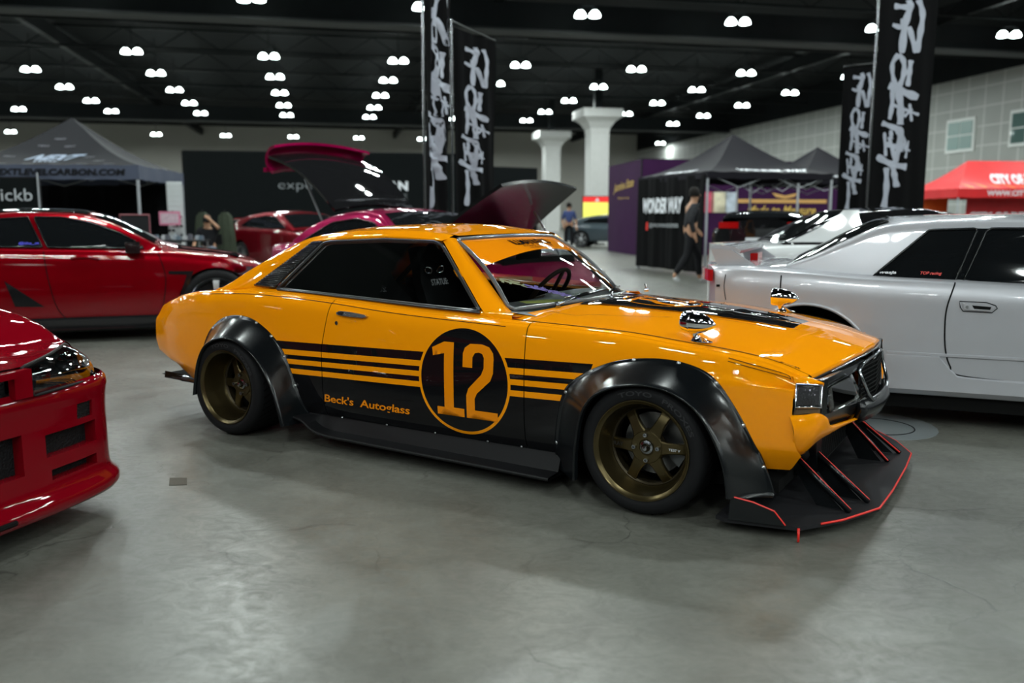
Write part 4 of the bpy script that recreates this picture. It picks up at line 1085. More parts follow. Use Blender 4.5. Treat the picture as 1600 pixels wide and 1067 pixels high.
    for s in ((1, -1) if S.get('both', True) else (1,)):
        for k, poly in enumerate(S.get('win', [])):
            flatpoly('side_window', densify(poly, .08), lambda a, b: (a, -s*side(a, b, .010), b), DG, r)
            if S.get('trim'): MB().path([(p.x, -s*side(p.x, p.y, .014), p.y) for p in poly_resample(poly, 60, True)], .007, 5, True).build('window_trim', MATS['satin_black'], r, True)
    for nm, (xa, xb), m_ in (('windshield', S['ws'], DG), ('rear_window', S['rw'], DG)):
        MB().grid([[top(x, u, .008) for u in lin(-.93, .93, 15)] for x in lin(xa, xb, 16)]).build(nm, m_, r, True)
    # seams, handles, lights
    def sy(x, z):
        P = sec(x)
        for a, b in zip(P, P[1:]):
            if a[1] <= z <= b[1]: return a[0]+(b[0]-a[0])*(z-a[1])/max(1e-6, b[1]-a[1])
        return P[-12][0] if z > P[0][1] else P[0][0]
    def sidept(x, z, s, o=0.): w_ = W(x); y = sy(x, z); return Vector((xm(x, y, w_), -s*(y+o), z))
    for s in (1, -1):
        for ln in S.get('seams', []):
            sm = MB().grid(ribbon(ln, .008, lambda a, b: sidept(a, b, s, .003)))
            sm.build('panel_seam', DB, body)
    def front_pt(y, z, o=0., rear=False):
        x = x0 if rear else x1; w_ = W(x); return Vector((xm(x, y, w_)+(-o if rear else o), y, z))
    def lamp(y0, y1, z0, z1, rear, m_, nm):
        for s in (1, -1):
            MB().slab([[front_pt(s*y, z, .012, rear) for y in lin(y0, y1, 8)] for z in lin(z0, z1, 4)], .02).build(nm, m_, r, True, 40)
    for a in S.get('lamps', []): lamp(*a)
    if S.get('plate'): MB().slab([[front_pt(y, z, .02, True) for y in (-.26, .26)] for z in S['plate']], .01).build('license_plate', MATS['decal_white'], body)
    return r, body, dict(side=side, top=top, sidept=sidept, W=W, zb=zb, sec=sec, xm=xm, front=front_pt)

# silver coupe behind the nose of the orange one
sp = dict(W=((-.68, .78), (-.4, .84), (0, .86), (1.2, .85), (2.5, .85), (3.3, .78)), zb=((-.68, .865), (-.4, .872), (-.1, .862), (.32, .835), (.77, .822), (1.1, .81), (2.2, .76), (3.3, .62)),
    zc=((-.68, .88), (-.1, .90), (1.8, .86), (2.4, .82), (3.3, .66)), zs=.19, x0=-.68, x1=3.25, wb=2.5, R=.30, ra=.375, nr=.14, hr=1.13, bi=.13, rim='dark_chrome', inset=-.01,
    gh=[(-.14, .880, .66, .02), (.0, .93, .65, .045), (.20, 1.030, .63, .055), (.44, 1.130, .62, .045), (.8, 1.148, .62, .04), (1.2, 1.15, .62, .04), (1.45, 1.10, .61, .04), (1.75, .95, .62, .04), (1.98, .83, .66, .03)],
    ws=(1.42, 1.94), rw=(-.10, .42), win=[[(.350, .840), (.635, 1.108), (.88, 1.118), (.78, .828)], [(.82, .826), (.93, 1.118), (1.25, 1.118), (1.40, 1.07), (1.78, .825)]], trim=True,
    seams=[[(.775, .822), (.742, .70), (.735, .60), (.745, .46), (.775, .36), (.83, .308), (1.2, .285)], [(-.53, .835), (-.545, .76), (-.52, .68)], [(-.15, .72), (-.15, .84)]],
    lamps=[(.45, .76, .79, .86, True, MATS['tail_red'], 'tail_lamp')])
silver, sbody, sf = gen_car('silver_coupe', 'silver two door coupe with rear wing behind the nose of the orange car', 'car', (2.06, 5.783), -.40, SILV, sp)
SPT = sf['sidept']
for s in (1, -1): flatpoly('pillar_trim', densify([(.775, .828), (.878, 1.118), (.935, 1.118), (.825, .826)], .06), lambda a, b: (a, -s*sf['side'](a, b, .010), b), DG, silver)
for s in (1, -1):
    # sculpted skirt, belt crease and mouldings
    MB().grid([[SPT(x, z, s, o) for z, o in ((.415, .000), (.405, .012), (.36, .014), (.26, .016), (.215, .035), (.185, .035), (.175, .0))] for x in lin(.44, .72, 8)]).grid([[SPT(x, z, s, o) for z, o in ((T((.72, .405), (.83, .305), (1.2, .295), (2.1, .29))(x), .001), (T((.72, .40), (.83, .295), (1.2, .285), (2.1, .28))(x), .014), (.25, .018), (.215, .035), (.185, .035), (.175, .0))] for x in lin(.72, 2.1, 30)]).build('side_skirt', SILV, sbody, True, 30)
    MB().grid([[SPT(x, z, s, o) for z, o in ((.428, .001), (.424, .008), (.412, .008), (.406, .001))] for x in lin(.45, 2.1, 30)]).build('side_moulding', SILV, sbody, True, 30)
    MB().grid([[SPT(x, z, s, .004) for z in (.190, .10)] for x in lin(.45, 2.1, 12)]).build('under_skirt', DB, sbody)
    MB().path([SPT(x, z, s, .002) for x, z in ((.80, .722), (.93, .720), (.975, .705), (.985, .69), (.96, .665), (.82, .668), (.805, .69))], .0025, 5, True).build('door_handle_rim', DB, sbody)
    hd = MB().prism([(.815, .713), (.93, .712), (.965, .700), (.972, .69), (.95, .673), (.825, .677)], lambda a, b, t: SPT(a, b, s, t), .001, .008).build('door_handle', SILV, sbody, True, 30)
    MB().prism([(.862, .702), (.955, .697), (.950, .681), (.872, .684)], lambda a, b, t: SPT(a, b, s, t), .0085, .0095).build('handle_pocket', DB, hd)
    MB().tube(SPT(.838, .692, s, .006), SPT(.838, .692, s, .011), .008, .008, 12).build('key_lock', MATS['steel'], hd)
    MB().prism([(-.655, .770), (-.60, .772), (-.60, .758), (-.655, .756)], lambda a, b, t: SPT(a, b, s, t), .001, .006).build('side_marker', DB, sbody)
    # arch lip
    MB().path([Vector((.375*cos(a), 0, .30+.375*sin(a)))+Vector((0, SPT(.375*cos(a), max(.2, .30+.375*sin(a)), s, .0).y, 0)) for a in lin(-.1, pi+.1, 40)], .010, 6).build('arch_lip', SILV, sbody, True)
for u0, t_, m_ in ((.365, 'Jwesja', 'decal_white'), (.60, 'TOP racing', 'decal_red')):
    lettering('window_sticker', t_, (lambda u0: lambda u, v: (u0+u, -sf['side'](u0+u, .858+v, .014), .853+v))(u0), MATS[m_], silver, w=.11, h=.022, off=.03, shear=.3)
wgo = MB().slab([[(x, y, z) for x, z in ((-.60, .975), (-.55, .985), (-.47, .975), (-.43, .955))] for y in lin(-.6, .6, 9)], .022).build('rear_wing', SILV, silver, True, 40)
for s in (1, -1):
    MB().prism([(-.605, .988), (-.475, .978), (-.31, .872), (-.555, .864)], lambda a, b, t: (a, -s*(.61+t), b), -.02, .02).build('wing_end_plate', SILV, wgo)
MB().box((-.40, 0, .915), (.05, .24, .05)).build('brake_lamp', MATS['tail_red'], wgo)
MB().path([(-.10, y, .90) for y in (-.55, .55)], .012).build('glass_trim', DB, silver)
MB().grid([[(x, y, z) for y in (-.5, .5)] for x, z in ((.2, .7), (1.4, .7))]).build('parcel_tray', MATS['cabin'], silver)

# candy red coupe on the left
rp = dict(W=((-.9, .80), (-.4, .90), (0, .93), (1.35, .89), (2.7, .92), (3.1, .84), (3.3, .72)), zb=((-.9, .90), (0, .92), (1.1, .885), (2.0, .86), (2.3, .845), (2.6, .81), (2.85, .775), (3.1, .66), (3.3, .56)),
    zc=((-.9, .95), (0, 1.0), (2.0, .96), (2.4, .885), (2.8, .83), (3.1, .74), (3.3, .60)), zs=.20, x0=-.9, x1=3.22, wb=2.70, R=.335, ra=.355, nf=.42, hr=1.2, bi=.10, rim='steel', spokes=5, inset=-.02, dish=.03,
    gh=[(-.5, .93, .70, .0), (0, 1.06, .66, .04), (.5, 1.17, .62, .045), (1.0, 1.215, .61, .045), (1.4, 1.205, .61, .045), (1.7, 1.14, .60, .045), (1.95, 1.02, .62, .045), (2.22, .87, .68, .03)],
    ws=(1.62, 2.15), rw=(-.42, .35), win=[[(.15, .92), (.45, 1.10), (.82, 1.17), (1.05, 1.185), (1.18, .905)], [(1.22, .903), (1.10, 1.188), (1.35, 1.185), (1.6, 1.13), (1.85, 1.03), (2.02, .93), (2.05, .885)]], trim=True,
    seams=[[(1.19, .885), (1.22, .6), (1.27, .35), (1.35, .22)], [(2.18, .85), (2.24, .6), (2.2, .3)]],
    lamps=[(.55, .80, .60, .68, False, MATS['lamp_clear'], 'headlight')])
redc, rbody, rf = gen_car('red_coupe', 'candy red two door coupe with black fender vent at far left beyond the orange tail', 'car', (-3.4-2.55*cos(.35), 9.3-2.55*sin(.35)), .35, CRED, rp)
for s in (1, -1):
    RP = rf['sidept']
    MB().prism([(2.27, .665), (2.50, .66), (2.42, .44), (2.37, .44), (2.435, .625), (2.27, .635)], lambda a, b, t: RP(a, b, s, t), .002, .012).build('fender_vent', MATS['carbon'], rbody)
    MB().prism([(.86, .60), (1.17, .35), (.93, .36)], lambda a, b, t: RP(a, b, s, t), .002, .010).build('side_scoop', MATS['carbon'], rbody)
    MB().grid([[RP(x, .24, s, .002), RP(x, .22, s, .03), RP(x, .17, s, .05), RP(x, .12, s, .055), RP(x, .10, s, .02)] for x in lin(.40, 2.32, 30)]).build('side_skirt', MATS['carbon'], rbody, True, 30)
    MB().box((1.97, -s*.95, .90), (.13, .20, .11)).tube((2.0, -s*.84, .87), (1.99, -s*.93, .89), .03).build('door_mirror', MATS['carbon'], redc)
    MB().path([RP(x, z, s, .014) for x, z in ((1.42, .80), (1.50, .81), (1.60, .805), (1.66, .79))], .016, 8).build('door_handle', CRED, rbody, True)
MB().grid([[(x, y*.62, rf['sec'](x)[-1][1]+.006+(.0-.02*abs(y))) for y in lin(-1, 1, 9)] for x in lin(2.35, 2.95, 10)]).build('hood_panel', MATS['carbon'], rbody, True)
MB().grid([[rf['top'](x, u, .006) for u in lin(-.9, .9, 15)] for x in lin(.45, 1.55, 20)]).build('roof_panel', MATS['carbon'], redc, True)
lettering('window_sticker', '@tha_gt', lambda u, v: (.98+u, -rf['side'](.98+u, .935+v, .016), .925+v), mat('sticker_blue', (.10, .10, .8), .4), redc, w=.17, h=.03, off=.02)

# dark red hatchback beyond it
dp = dict(W=((-.75, .78), (-.3, .87), (0, .88), (2.55, .87), (3.2, .80)), zb=((-.75, .93), (0, .95), (1.2, .92), (2.2, .86), (2.8, .78), (3.3, .60)), zc=((-.75, 1.0), (0, 1.05), (2.2, .92), (3.3, .65)), zs=.2, x0=-.75, x1=3.35, wb=2.57, R=.32, ra=.36, nr=.25, nf=.4, hr=1.3, bi=.10, rim='steel', spokes=10,
    gh=[(-.65, .96, .70, .0), (-.3, 1.12, .66, .03), (.2, 1.24, .62, .04), (.8, 1.29, .60, .04), (1.2, 1.26, .60, .04), (1.6, 1.10, .62, .04), (2.05, .90, .68, .02)],
    ws=(1.35, 1.95), rw=(-.6, .0), win=[[(-.1, 1.0), (.25, 1.17), (.8, 1.23), (1.2, 1.20), (1.75, .955), (.8, .955)]], trim=True, seams=[[(.7, .92), (.7, .4), (.8, .25)], [(1.9, .88), (1.95, .3)]],
    lamps=[(.5, .75, .78, .92, True, MATS['tail_red'], 'tail_lamp'), (.5, .78, .6, .7, False, MATS['lamp_clear'], 'headlight')])
dark, dbody, df = gen_car('red_hatchback', 'dark red small coupe parked far behind the tail of the orange car', 'car', (-5.65, 20.4), -.75, DRED, dp)
for s in (1, -1): MB().box((-.66, s*.45, 1.06), (.06, .03, .14)).build('wing_stay', DRED, dark)
MB().slab([[(x, y, z) for x, z in ((-.76, 1.12), (-.60, 1.15))] for y in (-.65, .65)], .02).build('rear_spoiler', DRED, dark)

# magenta car with hatch and hood open
mpd = dict(W=((-.72, .72), (-.3, .85), (0, .87), (2.55, .86), (3.1, .80)), zb=((-.72, .86), (0, .90), (1.2, .86), (2.2, .82), (2.8, .74), (3.3, .56)), zc=((-.72, .86), (0, .92), (2.0, .92), (2.6, .84), (3.3, .60)), zs=.16, x0=-.72, x1=3.3, wb=2.55, R=.31, ra=.35, nf=.45, hr=1.2, bi=.12, rim='dark_chrome',
    gh=[(-.1, .92, .66, .0), (.2, 1.10, .62, .02), (.5, 1.20, .58, .035), (.9, 1.235, .57, .035), (1.2, 1.20, .58, .035), (1.5, 1.06, .60, .04), (1.95, .86, .66, .03)],
    ws=(1.22, 1.85), rw=(-.05, .45), win=[[(.1, .92), (.5, 1.13), (.9, 1.17), (1.2, 1.13), (1.65, .90)]], trim=True, seams=[[(.75, .85), (.75, .4), (.8, .2)], [(1.8, .83), (1.85, .25)]],
    lamps=[(.5, .72, .58, .68, False, MATS['lamp_clear'], 'headlight')])
MGY = -.75
mgc, mbody, mf = gen_car('magenta_coupe', 'magenta coupe with hood and hatch raised directly behind the orange car', 'car', (-1.82, 9.87), MGY, MAG, mpd)
ht = []
for f in lin(0, 1, 16):
    x = .42-1.08*f; z = 1.24+.60*f+.10*sin(pi*f); wd_ = .55+.10*f
    ht.append([(x-.04*(1-u*u)*0, u*wd_, z+.06*(1-u*u)) for u in lin(-1, 1, 15)])
hto = MB().slab(ht, .03).build('hatch', BLKP, mgc, True, 40)
en = []
for f in lin(0, 1, 12):
    a = pi*.9*f; x = -.60-.16*sin(a)*1.0-.02; z = 1.92+.13*cos(a)-.10
    en.append([(x+.10*u*u, u*.66, z+.07*(1-u*u)) for u in lin(-1, 1, 17)])
eno = MB().slab(en, .03).build('hatch_spoiler', MAG, hto, True, 40)
MB().slab([[(-.80+.10*u*u, u*.70, 1.69+.04*(1-abs(u))+dz) for u in lin(-1, 1, 15)] for dz in (0, .05)], .05).build('spoiler_lip', MAG, eno, True, 40)
for s in (1, -1): MB().path([(.25, s*.5, .95), (-.15, s*.52, 1.6)], .012).build('gas_strut', MATS['steel'], mgc)
hdp = []
for f in lin(0, 1, 12):
    hdp.append([(1.98+.86*f, u*(.62-.10*f**2), .95+.52*f+.02*sin(pi*f)+.05*(1-u*u)) for u in lin(-1, 1, 13)])
MB().slab(hdp, .03).build('hood', MATS['satin_black'], mgc, True, 40)
MB().path([(2.85, .3, .80), (2.5, .3, 1.24)], .01).build('prop_rod', MATS['steel'], mgc)
MB().box((2.5, 0, .70), (.7, 1.0, .25)).build('engine_bay', DB, mgc)

# black wagon-like car with red lamps and the white coupe behind the silver one
bp_ = dict(W=((-.7, .74), (0, .84), (2.7, .84), (3.4, .76)), zb=((-.7, .98), (0, 1.0), (3.4, .8)), zc=((-.7, 1.16), (0, 1.18), (1, 1.1), (3.4, .85)), zs=.25, x0=-.7, x1=3.5, wb=2.7, R=.33, hr=1.3,
    gh=[(-.55, 1.16, .60, .0), (-.2, 1.22, .58, .03), (.4, 1.27, .56, .03), (1.2, 1.27, .56, .03), (1.7, 1.15, .58, .03), (2.1, .96, .66, .0)], ws=(1.4, 2.0), rw=(-.5, .1), win=[[(-.2, 1.02), (.1, 1.16), (1.2, 1.2), (1.75, 1.0)]],
    lamps=[(.38, .70, 1.01, 1.11, True, MATS['tail_red'], 'tail_lamp')], plate=(.75, .86))
black, bbody, bf = gen_car('black_car', 'black car seen from behind with two red tail lamps beneath the black canopy', 'car', (4.25, 14.6), 1.28, BLKP, bp_)
wp_ = dict(W=((-.8, .80), (0, .90), (2.6, .88), (3.3, .80)), zb=((-.8, .90), (0, .93), (2.2, .86), (3.3, .62)), zc=((-.8, .93), (0, .96), (2.2, .90), (3.3, .66)), zs=.2, x0=-.8, x1=3.3, wb=2.6, R=.31, hr=1.2, bi=.16, nr=.2,
    gh=[(-.25, .94, .68, .0), (.1, 1.12, .62, .02), (.35, 1.21, .60, .03), (.9, 1.24, .58, .03), (1.3, 1.18, .60, .03), (1.8, .92, .66, .02)], ws=(1.25, 1.75), rw=(-.2, .28), win=[[(.45, .97), (.62, 1.15), (1.2, 1.15), (1.6, .94)]], trim=True,
    lamps=[(.45, .74, .74, .86, True, MATS['tail_red'], 'tail_lamp')], roofm=BLKP)
white, wbody, wf = gen_car('white_coupe', 'white coupe with black roof parked between the silver car and the big banners', 'car', (2.75, 8.35), -.12, WHT, wp_)
fnp = []
for f in lin(0, 1, 14):
    z = .95+.28*f; xx = .18+.16*f; wd_ = .32*(1-f)**1.6+.07
    fnp.append([(xx-wd_+2*wd_*u, -.70+.10*f, z) for u in lin(0, 1, 7)])
MB().slab(fnp, .05).build('roof_pillar', WHT, white, True, 40)
gy_ = dict(W=((-.8, .8), (2.6, .85), (3.3, .8)), zb=((-.8, .9), (3.3, .75)), zc=((-.8, .95), (3.3, .8)), zs=.25, x0=-.8, x1=3.4, wb=2.6, R=.33, hr=1.3,
    gh=[(-.4, .95, .66, 0), (.2, 1.2, .6, .03), (1.0, 1.28, .58, .03), (1.9, .9, .66, 0)], ws=(1.3, 1.85), rw=(-.3, .1), win=[[(0, .98), (.3, 1.15), (1.1, 1.2), (1.6, .96)]])
grey, gbody, gf = gen_car('grey_car', 'slate grey car far away beneath the red and yellow screen', 'car', (3.0, 35.5), -.3, GREYP, gy_)

# red coupe nose in the left foreground --------------------------------------------
gt = empty('red_sports_car', (-1.828, 2.679, 0), -.35, 'glossy red sports car front corner with headlight at the left edge of the foreground', 'car')
PL = smooth_path([Vector(p) for p in ((0, 0, 0), (-.003, .2, 0), (-.010, .4, 0), (-.03, .58, 0), (-.065, .70, 0), (-.13, .785, 0), (-.22, .830, 0), (-.36, .85, 0), (-.60, .86, 0), (-.95, .865, 0))], 200)
def plan(y):      # point of the plan curve by its y (front) value; y>1 continues along the side
    best = None
    if y <= .84:
        k = min(range(200), key=lambda i: abs(PL[i].y-y)+(0 if PL[i].x > -.32 else 9)); 
    else: k = min(range(200), key=lambda i: abs(PL[i].x+(y-.84)*1.0+.26)+(0 if PL[i].y > .8 else 9))
    a, b = PL[max(k-1, 0)], PL[min(k+1, 199)]; t = (b-a).normalized(); return PL[k], Vector((t.y, -t.x, 0))
PROF = T((.095, .022), (.115, .036), (.14, .034), (.165, .012), (.19, .002), (.25, 0), (.41, 0), (.475, .004), (.52, .010), (.545, .004), (.56, -.012))
def gpt(y, z, s=1, o=0.):
    p, n_ = plan(y); q = p+n_*(PROF(z)+o); return Vector((q.x, s*q.y, z))
OPEN = [(.0, .285, .265, .415), (.385, .645, .305, .390), (.400, .640, .215, .255), (.545, .630, .412, .473)]
yl = sorted(set([round(v, 4) for v in lin(0, 1.40, 57)]+[a for o_ in OPEN for a in o_[:2]])); zl = sorted(set([.095, .105, .115, .13, .14, .15, .165, .178, .19, .23, .28, .33, .36, .44, .475, .50, .52, .535, .545, .555, .56]+[a for o_ in OPEN for a in o_[2:]]))
for s in (1, -1):
    mb = MB(); vs = [gpt(y, z, s) for z in zl for y in yl]; n_y = len(yl); fs = []
    for i in range(len(zl)-1):
        for j in range(n_y-1):
            zc_, yc_ = (zl[i]+zl[i+1])/2, (yl[j]+yl[j+1])/2
            if any(a < yc_ < b and c < zc_ < d for a, b, c, d in OPEN): continue
            fs.append((i*n_y+j, i*n_y+j+1, (i+1)*n_y+j+1, (i+1)*n_y+j))
    bo = mesh('bumper', vs, fs, SRED, gt, True, sharp=40)
    for a, b, c, d in OPEN:
        ring = [(y, c) for y in lin(a, b, 8)]+[(b, z) for z in lin(c, d, 5)][1:]+[(y, d) for y in lin(b, a, 8)][1:]+[(a, z) for z in lin(d, c, 5)][1:-1]
        mb = MB().grid([[gpt(y, z, s, o) for y, z in ring] for o in (0, -.035, -.05)], closed=True); mb.build('duct_wall', SRED, bo, True, 40)
        MB().grid([[gpt(y, z, s, -.010 if c > .41 and d < .48 else -.045) for y in lin(a, b, 8)] for z in (c, d)]).build('duct_mesh', mat('duct_black', (.01, .01, .011), .5, bump=1, bscale=120), bo)
    # headlight and the fender above it
    LB = smooth_path([Vector(p) for p in ((.005, .33, .548), (-.02, .50, .550), (-.06, .64, .548), (-.12, .735, .545), (-.215, .795, .540))], 24)
    LT = smooth_path([Vector(p) for p in ((-.045, .335, .648), (-.12, .50, .658), (-.21, .64, .664), (-.28, .73, .664), (-.335, .795, .652))], 24)
    rws = [[Vector((p.x, s*p.y, p.z)) for p in [a.lerp(b, v)+Vector((.030, .012, .012))*sin(pi*v) for v in lin(0, 1, 9)]] for a, b in zip(LB, LT)]
    hlo = MB().grid(rws).build('headlight', MATS['lamp_glass'], gt, True)
    MB().grid([[Vector((p.x, s*p.y, p.z)) for p in [a.lerp(b, v)+Vector((-.035, -.03, -.005)) for v in lin(0, 1, 5)]] for a, b in zip(LB, LT)]).build('headlight_back', mat('lamp_dark', (.03, .03, .032), .15, metal=.6, coat=1, bump=.8, bscale=30), hlo, True)
    for t_, rr_ in ((.20, .036), (.52, .046), (.80, .036)):
        k = int(t_*23); c_ = LB[k].lerp(LT[k], .5)+Vector((-.03, -.02, 0)); nn = Vector((1, .35+.6*t_, .25))
        MB().lathe([(rr_, .035), (rr_*.85, .0), (rr_*.4, -.018), (.010, -.018), (.010, .005), (0, .008)], (c_.x, s*c_.y, c_.z), (nn.x, s*nn.y, nn.z), 24).build('reflector_bowl', MATS['chrome'], hlo, True, 40)
    MB().path([Vector((p.x+.004, s*p.y, p.z)) for p in LB+LT[::-1]], .006, 6, True).build('headlight_seal', MATS['flat_black'], hlo, True)
    MB().path([Vector((LB[k].lerp(LT[k], .5).x-.01, s*LB[k].lerp(LT[k], .5).y, LB[k].lerp(LT[k], .5).z)) for k in (19, 20, 21, 22)], .022, 10).build('turn_signal', mat('amber_lens', (.55, .14, .01), .15, coat=1), hlo, True)
    # hood and fender skin: rows start on the lamp top edge
    xb = lambda y: T((0, -.035), (.33, -.043), (.5, -.118), (.64, -.208), (.73, -.278), (.80, -.335), (.86, -.36))(y)
    zt = lambda x, y: T((-1.3, .86), (-1.0, .835), (-.7, .782), (-.5, .735), (-.34, .668), (-.2, .664), (-.04, .650))(x)+(.018*max(0, 1-((y-.72)/.14)**2)*min(1, max(0, (-x-.33)/.25)))-(.0 if y < .78 else (y-.78)**2*9)+(.03*max(0, 1-y/.5)*min(1, max(0, (-x-.05)/.3)))
    rws = []
    for y in lin(0, .862, 50):
        b = xb(y); rws.append([(b+(-1.3-b)*f, s*y, zt(b+(-1.3-b)*f, y)) for f in lin(0, 1, 40)])
    MB().grid(rws).build('hood', SRED, gt, True)
    rws = []
    for x in lin(-.345, -1.3, 40):
        zt_ = zt(x, .862); rws.append([(x, s*(.862+.004*sin(pi*f)), zt_+(.555-zt_)*f) for f in lin(0, 1, 8)])
    MB().grid(rws).build('fender', SRED, gt, True)
    MB().grid([[Vector((p.x, s*p.y, p.z)) for p in (LB[-1].lerp(LT[-1], f), Vector((-.345, .86, .555+(zt(-.345, .862)-.555)*f)))] for f in lin(0, 1, 6)]).build('fender_corner', SRED, gt, True)
    # grille surround between the lamps, bumper lip slit and core
    MB().slab([[(-.014, s*y, z) for y in (.255, .325)] for z in (.548, .648)], .03).build('grille_frame', SRED, gt)
    MB().slab([[(-.002, s*y, z) for y in (0, .26)] for z in (.625, .65)], .03).build('grille_bar', SRED, gt)
    MB().grid([[(-.04, s*y, z) for y in (0, .26)] for z in (.545, .63)]).build('grille_mesh', MATS['duct_black'], gt)
    MB().grid([[(-.07, s*y, z) for y in (0, .36)] for z in (.10, .56)]).build('radiator', mat('cooler_fins', (.10, .10, .10), .4, metal=.6, bump=1, bscale=100), gt)
    MB().path([gpt(y, .125, s, .004) for y in lin(.0, .20, 8)], .010, 6).build('lip_slit', DB, gt)
    disc_wheel(gt, -.86, s*.86, -s, .31, .24, MATS['dark_chrome'], 6)
MB().slab([[(x, y, .86+.02*(1-abs(y))) for y in lin(-.8, .8, 5)] for x in lin(-1.3, -1.6, 3)], .02).build('cowl', SRED, gt)
MB().box((-2.6, 0, .53), (2.7, 1.68, .62)).build('body', SRED, gt)
MB().add([(-1.55, -.7, .86), (-1.55, .7, .86), (-3.4, .7, .86), (-3.4, -.7, .86), (-2.1, -.58, 1.25), (-2.1, .58, 1.25), (-3.0, .58, 1.25), (-3.0, -.58, 1.25)], [(0, 1, 5, 4), (1, 2, 6, 5), (2, 3, 7, 6), (3, 0, 4, 7), (4, 5, 6, 7)]).build('cabin', DG, gt)

# ------------------------------------------------------------------ banners with brush lettering
STROKES = [([(325, 24), (400, 30)], 26), ([(440, -5), (458, 60), (447, 150), (432, 235)], 27), ([(395, -5), (402, 30), (378, 110), (365, 235)], 34), ([(318, 108), (378, 125)], 22), ([(362, 80), (372, 160)], 16), ([(398, 115), (432, 235)], 26),
    ([(352, 240), (322, 285), (328, 350), (350, 388), (374, 335), (374, 275), (352, 240)], 24), ([(408, 268), (400, 330), (393, 388)], 24), ([(305, 382), (370, 412), (440, 440)], 38), ([(322, 385), (325, 460), (312, 540)], 24), ([(348, 395), (362, 480), (360, 565)], 30),
    ([(368, 490), (445, 520)], 14), ([(402, 468), (412, 550)], 14), ([(376, 528), (415, 492)], 14), ([(275, 557), (365, 588)], 26), ([(318, 462), (362, 490)], 14), ([(320, 590), (322, 632)], 20), ([(352, 575), (366, 630), (376, 690)], 32),
    ([(288, 600), (296, 712)], 15), ([(296, 655), (362, 672)], 26), ([(312, 620), (345, 745)], 20), ([(360, 600), (350, 700), (335, 750)], 22), ([(370, 668), (405, 688)], 12), ([(396, 640), (382, 722)], 12), ([(255, 712), (320, 748), (388, 764)], 32),
    ([(330, 755), (336, 800), (346, 858)], 26), ([(300, 765), (300, 870), (284, 992)], 26)]
def brush(mbx, pts, w_, fn, seed):
    rnd = random.Random(seed); P = smooth_path([Vector((a, b, 0)) for a, b in pts], max(10, len(pts)*8)); rows = []
    for i, p in enumerate(P):
        d = (P[min(i+1, len(P)-1)]-P[max(i-1, 0)]).normalized(); n_ = Vector((-d.y, d.x, 0))
        k = w_/2*(.86+.14*sin(i*.7+seed))*(1 if 0 < i < len(P)-1 else .7)
        rows.append([fn(p.x+n_.x*k, p.y+n_.y*k), fn(p.x-n_.x*k, p.y-n_.y*k)])
    mbx.grid(rows)
def banner(label, c0, c1, z0, z1, pole_side, art, group='tall black banners with silver brush lettering', top_drop=0., folds=1.0, lean=0.):
    """c0,c1: ground points under the left and right edge"""
    C0, C1 = Vector((*c0, 0)), Vector((*c1, 0)); d = C1-C0; w_ = d.length; d.normalize(); nrm = Vector((d.y, -d.x, 0))
    root = empty('banner_flag', (C0.x, C0.y, 0), 0, label, 'banner', group)
    def F(u, v, o=0.):     # u 0..1 across, v 0 top..1 bottom
        rip = (.022*sin(u*9+v*3.1)+.012*sin(u*21-v*5))*folds*(.4+.6*v)
        z = z1+(z0-z1)*v-top_drop*u*(1-v)
        return d*(u*w_+lean*v)+nrm*(rip+o)+Vector((0, 0, z))
    cl = MB().slab([[F(u, v) for u in lin(0, 1, 25)] for v in lin(0, 1, 41)], .004).build('banner_cloth', MATS['cloth_black'], root, True, 60)
    L = MB()
    def fn(a, b):
        v = b/1035; lx = 262-45*v; rx = 535-65*v; u = (a-lx)/(rx-lx)
        u = art[0]+(art[1]-art[0])*u; vv = art[2]+(art[3]-art[2])*v
        return F(u, vv, .008)
    ltr = []
    for i, (pts, sw_) in enumerate(STROKES): brush(L, pts, sw_*1.08, fn, i)
    L.build('brush_lettering', mat('banner_silver', (.42, .44, .52), .45, var=.15), cl)
    pb = d*(-.03 if pole_side < 0 else w_+.03)
    pole = MB().path([pb+Vector((0, 0, .05)), pb+Vector((0, 0, z1+.10))], .016, 8).build('banner_pole', MATS['dark_chrome'], root, True, 60)
    MB().path([pb+Vector((0, 0, z1+.08)), F(1 if pole_side < 0 else 0, 0)+Vector((0, 0, .02))], .009, 6).build('top_arm', MATS['dark_chrome'], pole)
    bs = MB()
    for a in (0, pi/2): bs.path([pb+Vector((.42*cos(a+.4), .42*sin(a+.4), .02)), pb+Vector((-.42*cos(a+.4), -.42*sin(a+.4), .02))], .015, 6)
    bs.tube(pb+Vector((0, 0, .0)), pb+Vector((0, 0, .22)), .03).build('pole_foot', MATS['flat_black'], root)
    return root
banner('tallest black banner with silver brush lettering behind the silver coupe, right of its shorter neighbour', (4.95, 12.0), (5.72, 12.0), 1.16, 4.6, -1, (0, 1, .157, 1.02))
banner('shorter black banner with silver brush lettering left of the tallest one behind the silver coupe', (4.95, 13.2), (5.50, 13.2), 1.12, 3.40, 1, (.03, 1.0, .04, .98))
banner('narrow black banner seen nearly edge on above the orange roof, left of its neighbour', (-1.045, 10.55), (-.78, 11.15), 1.18, 4.5, -1, (-.1, 1.15, .18, 1.0), folds=3.0)
banner('black banner hanging from a sloping arm above the windshield of the orange coupe', (-.74, 11.2), (-.22, 11.6), 1.20, 3.55, -1, (.02, 1.05, .07, .98), top_drop=.10, folds=1.5)

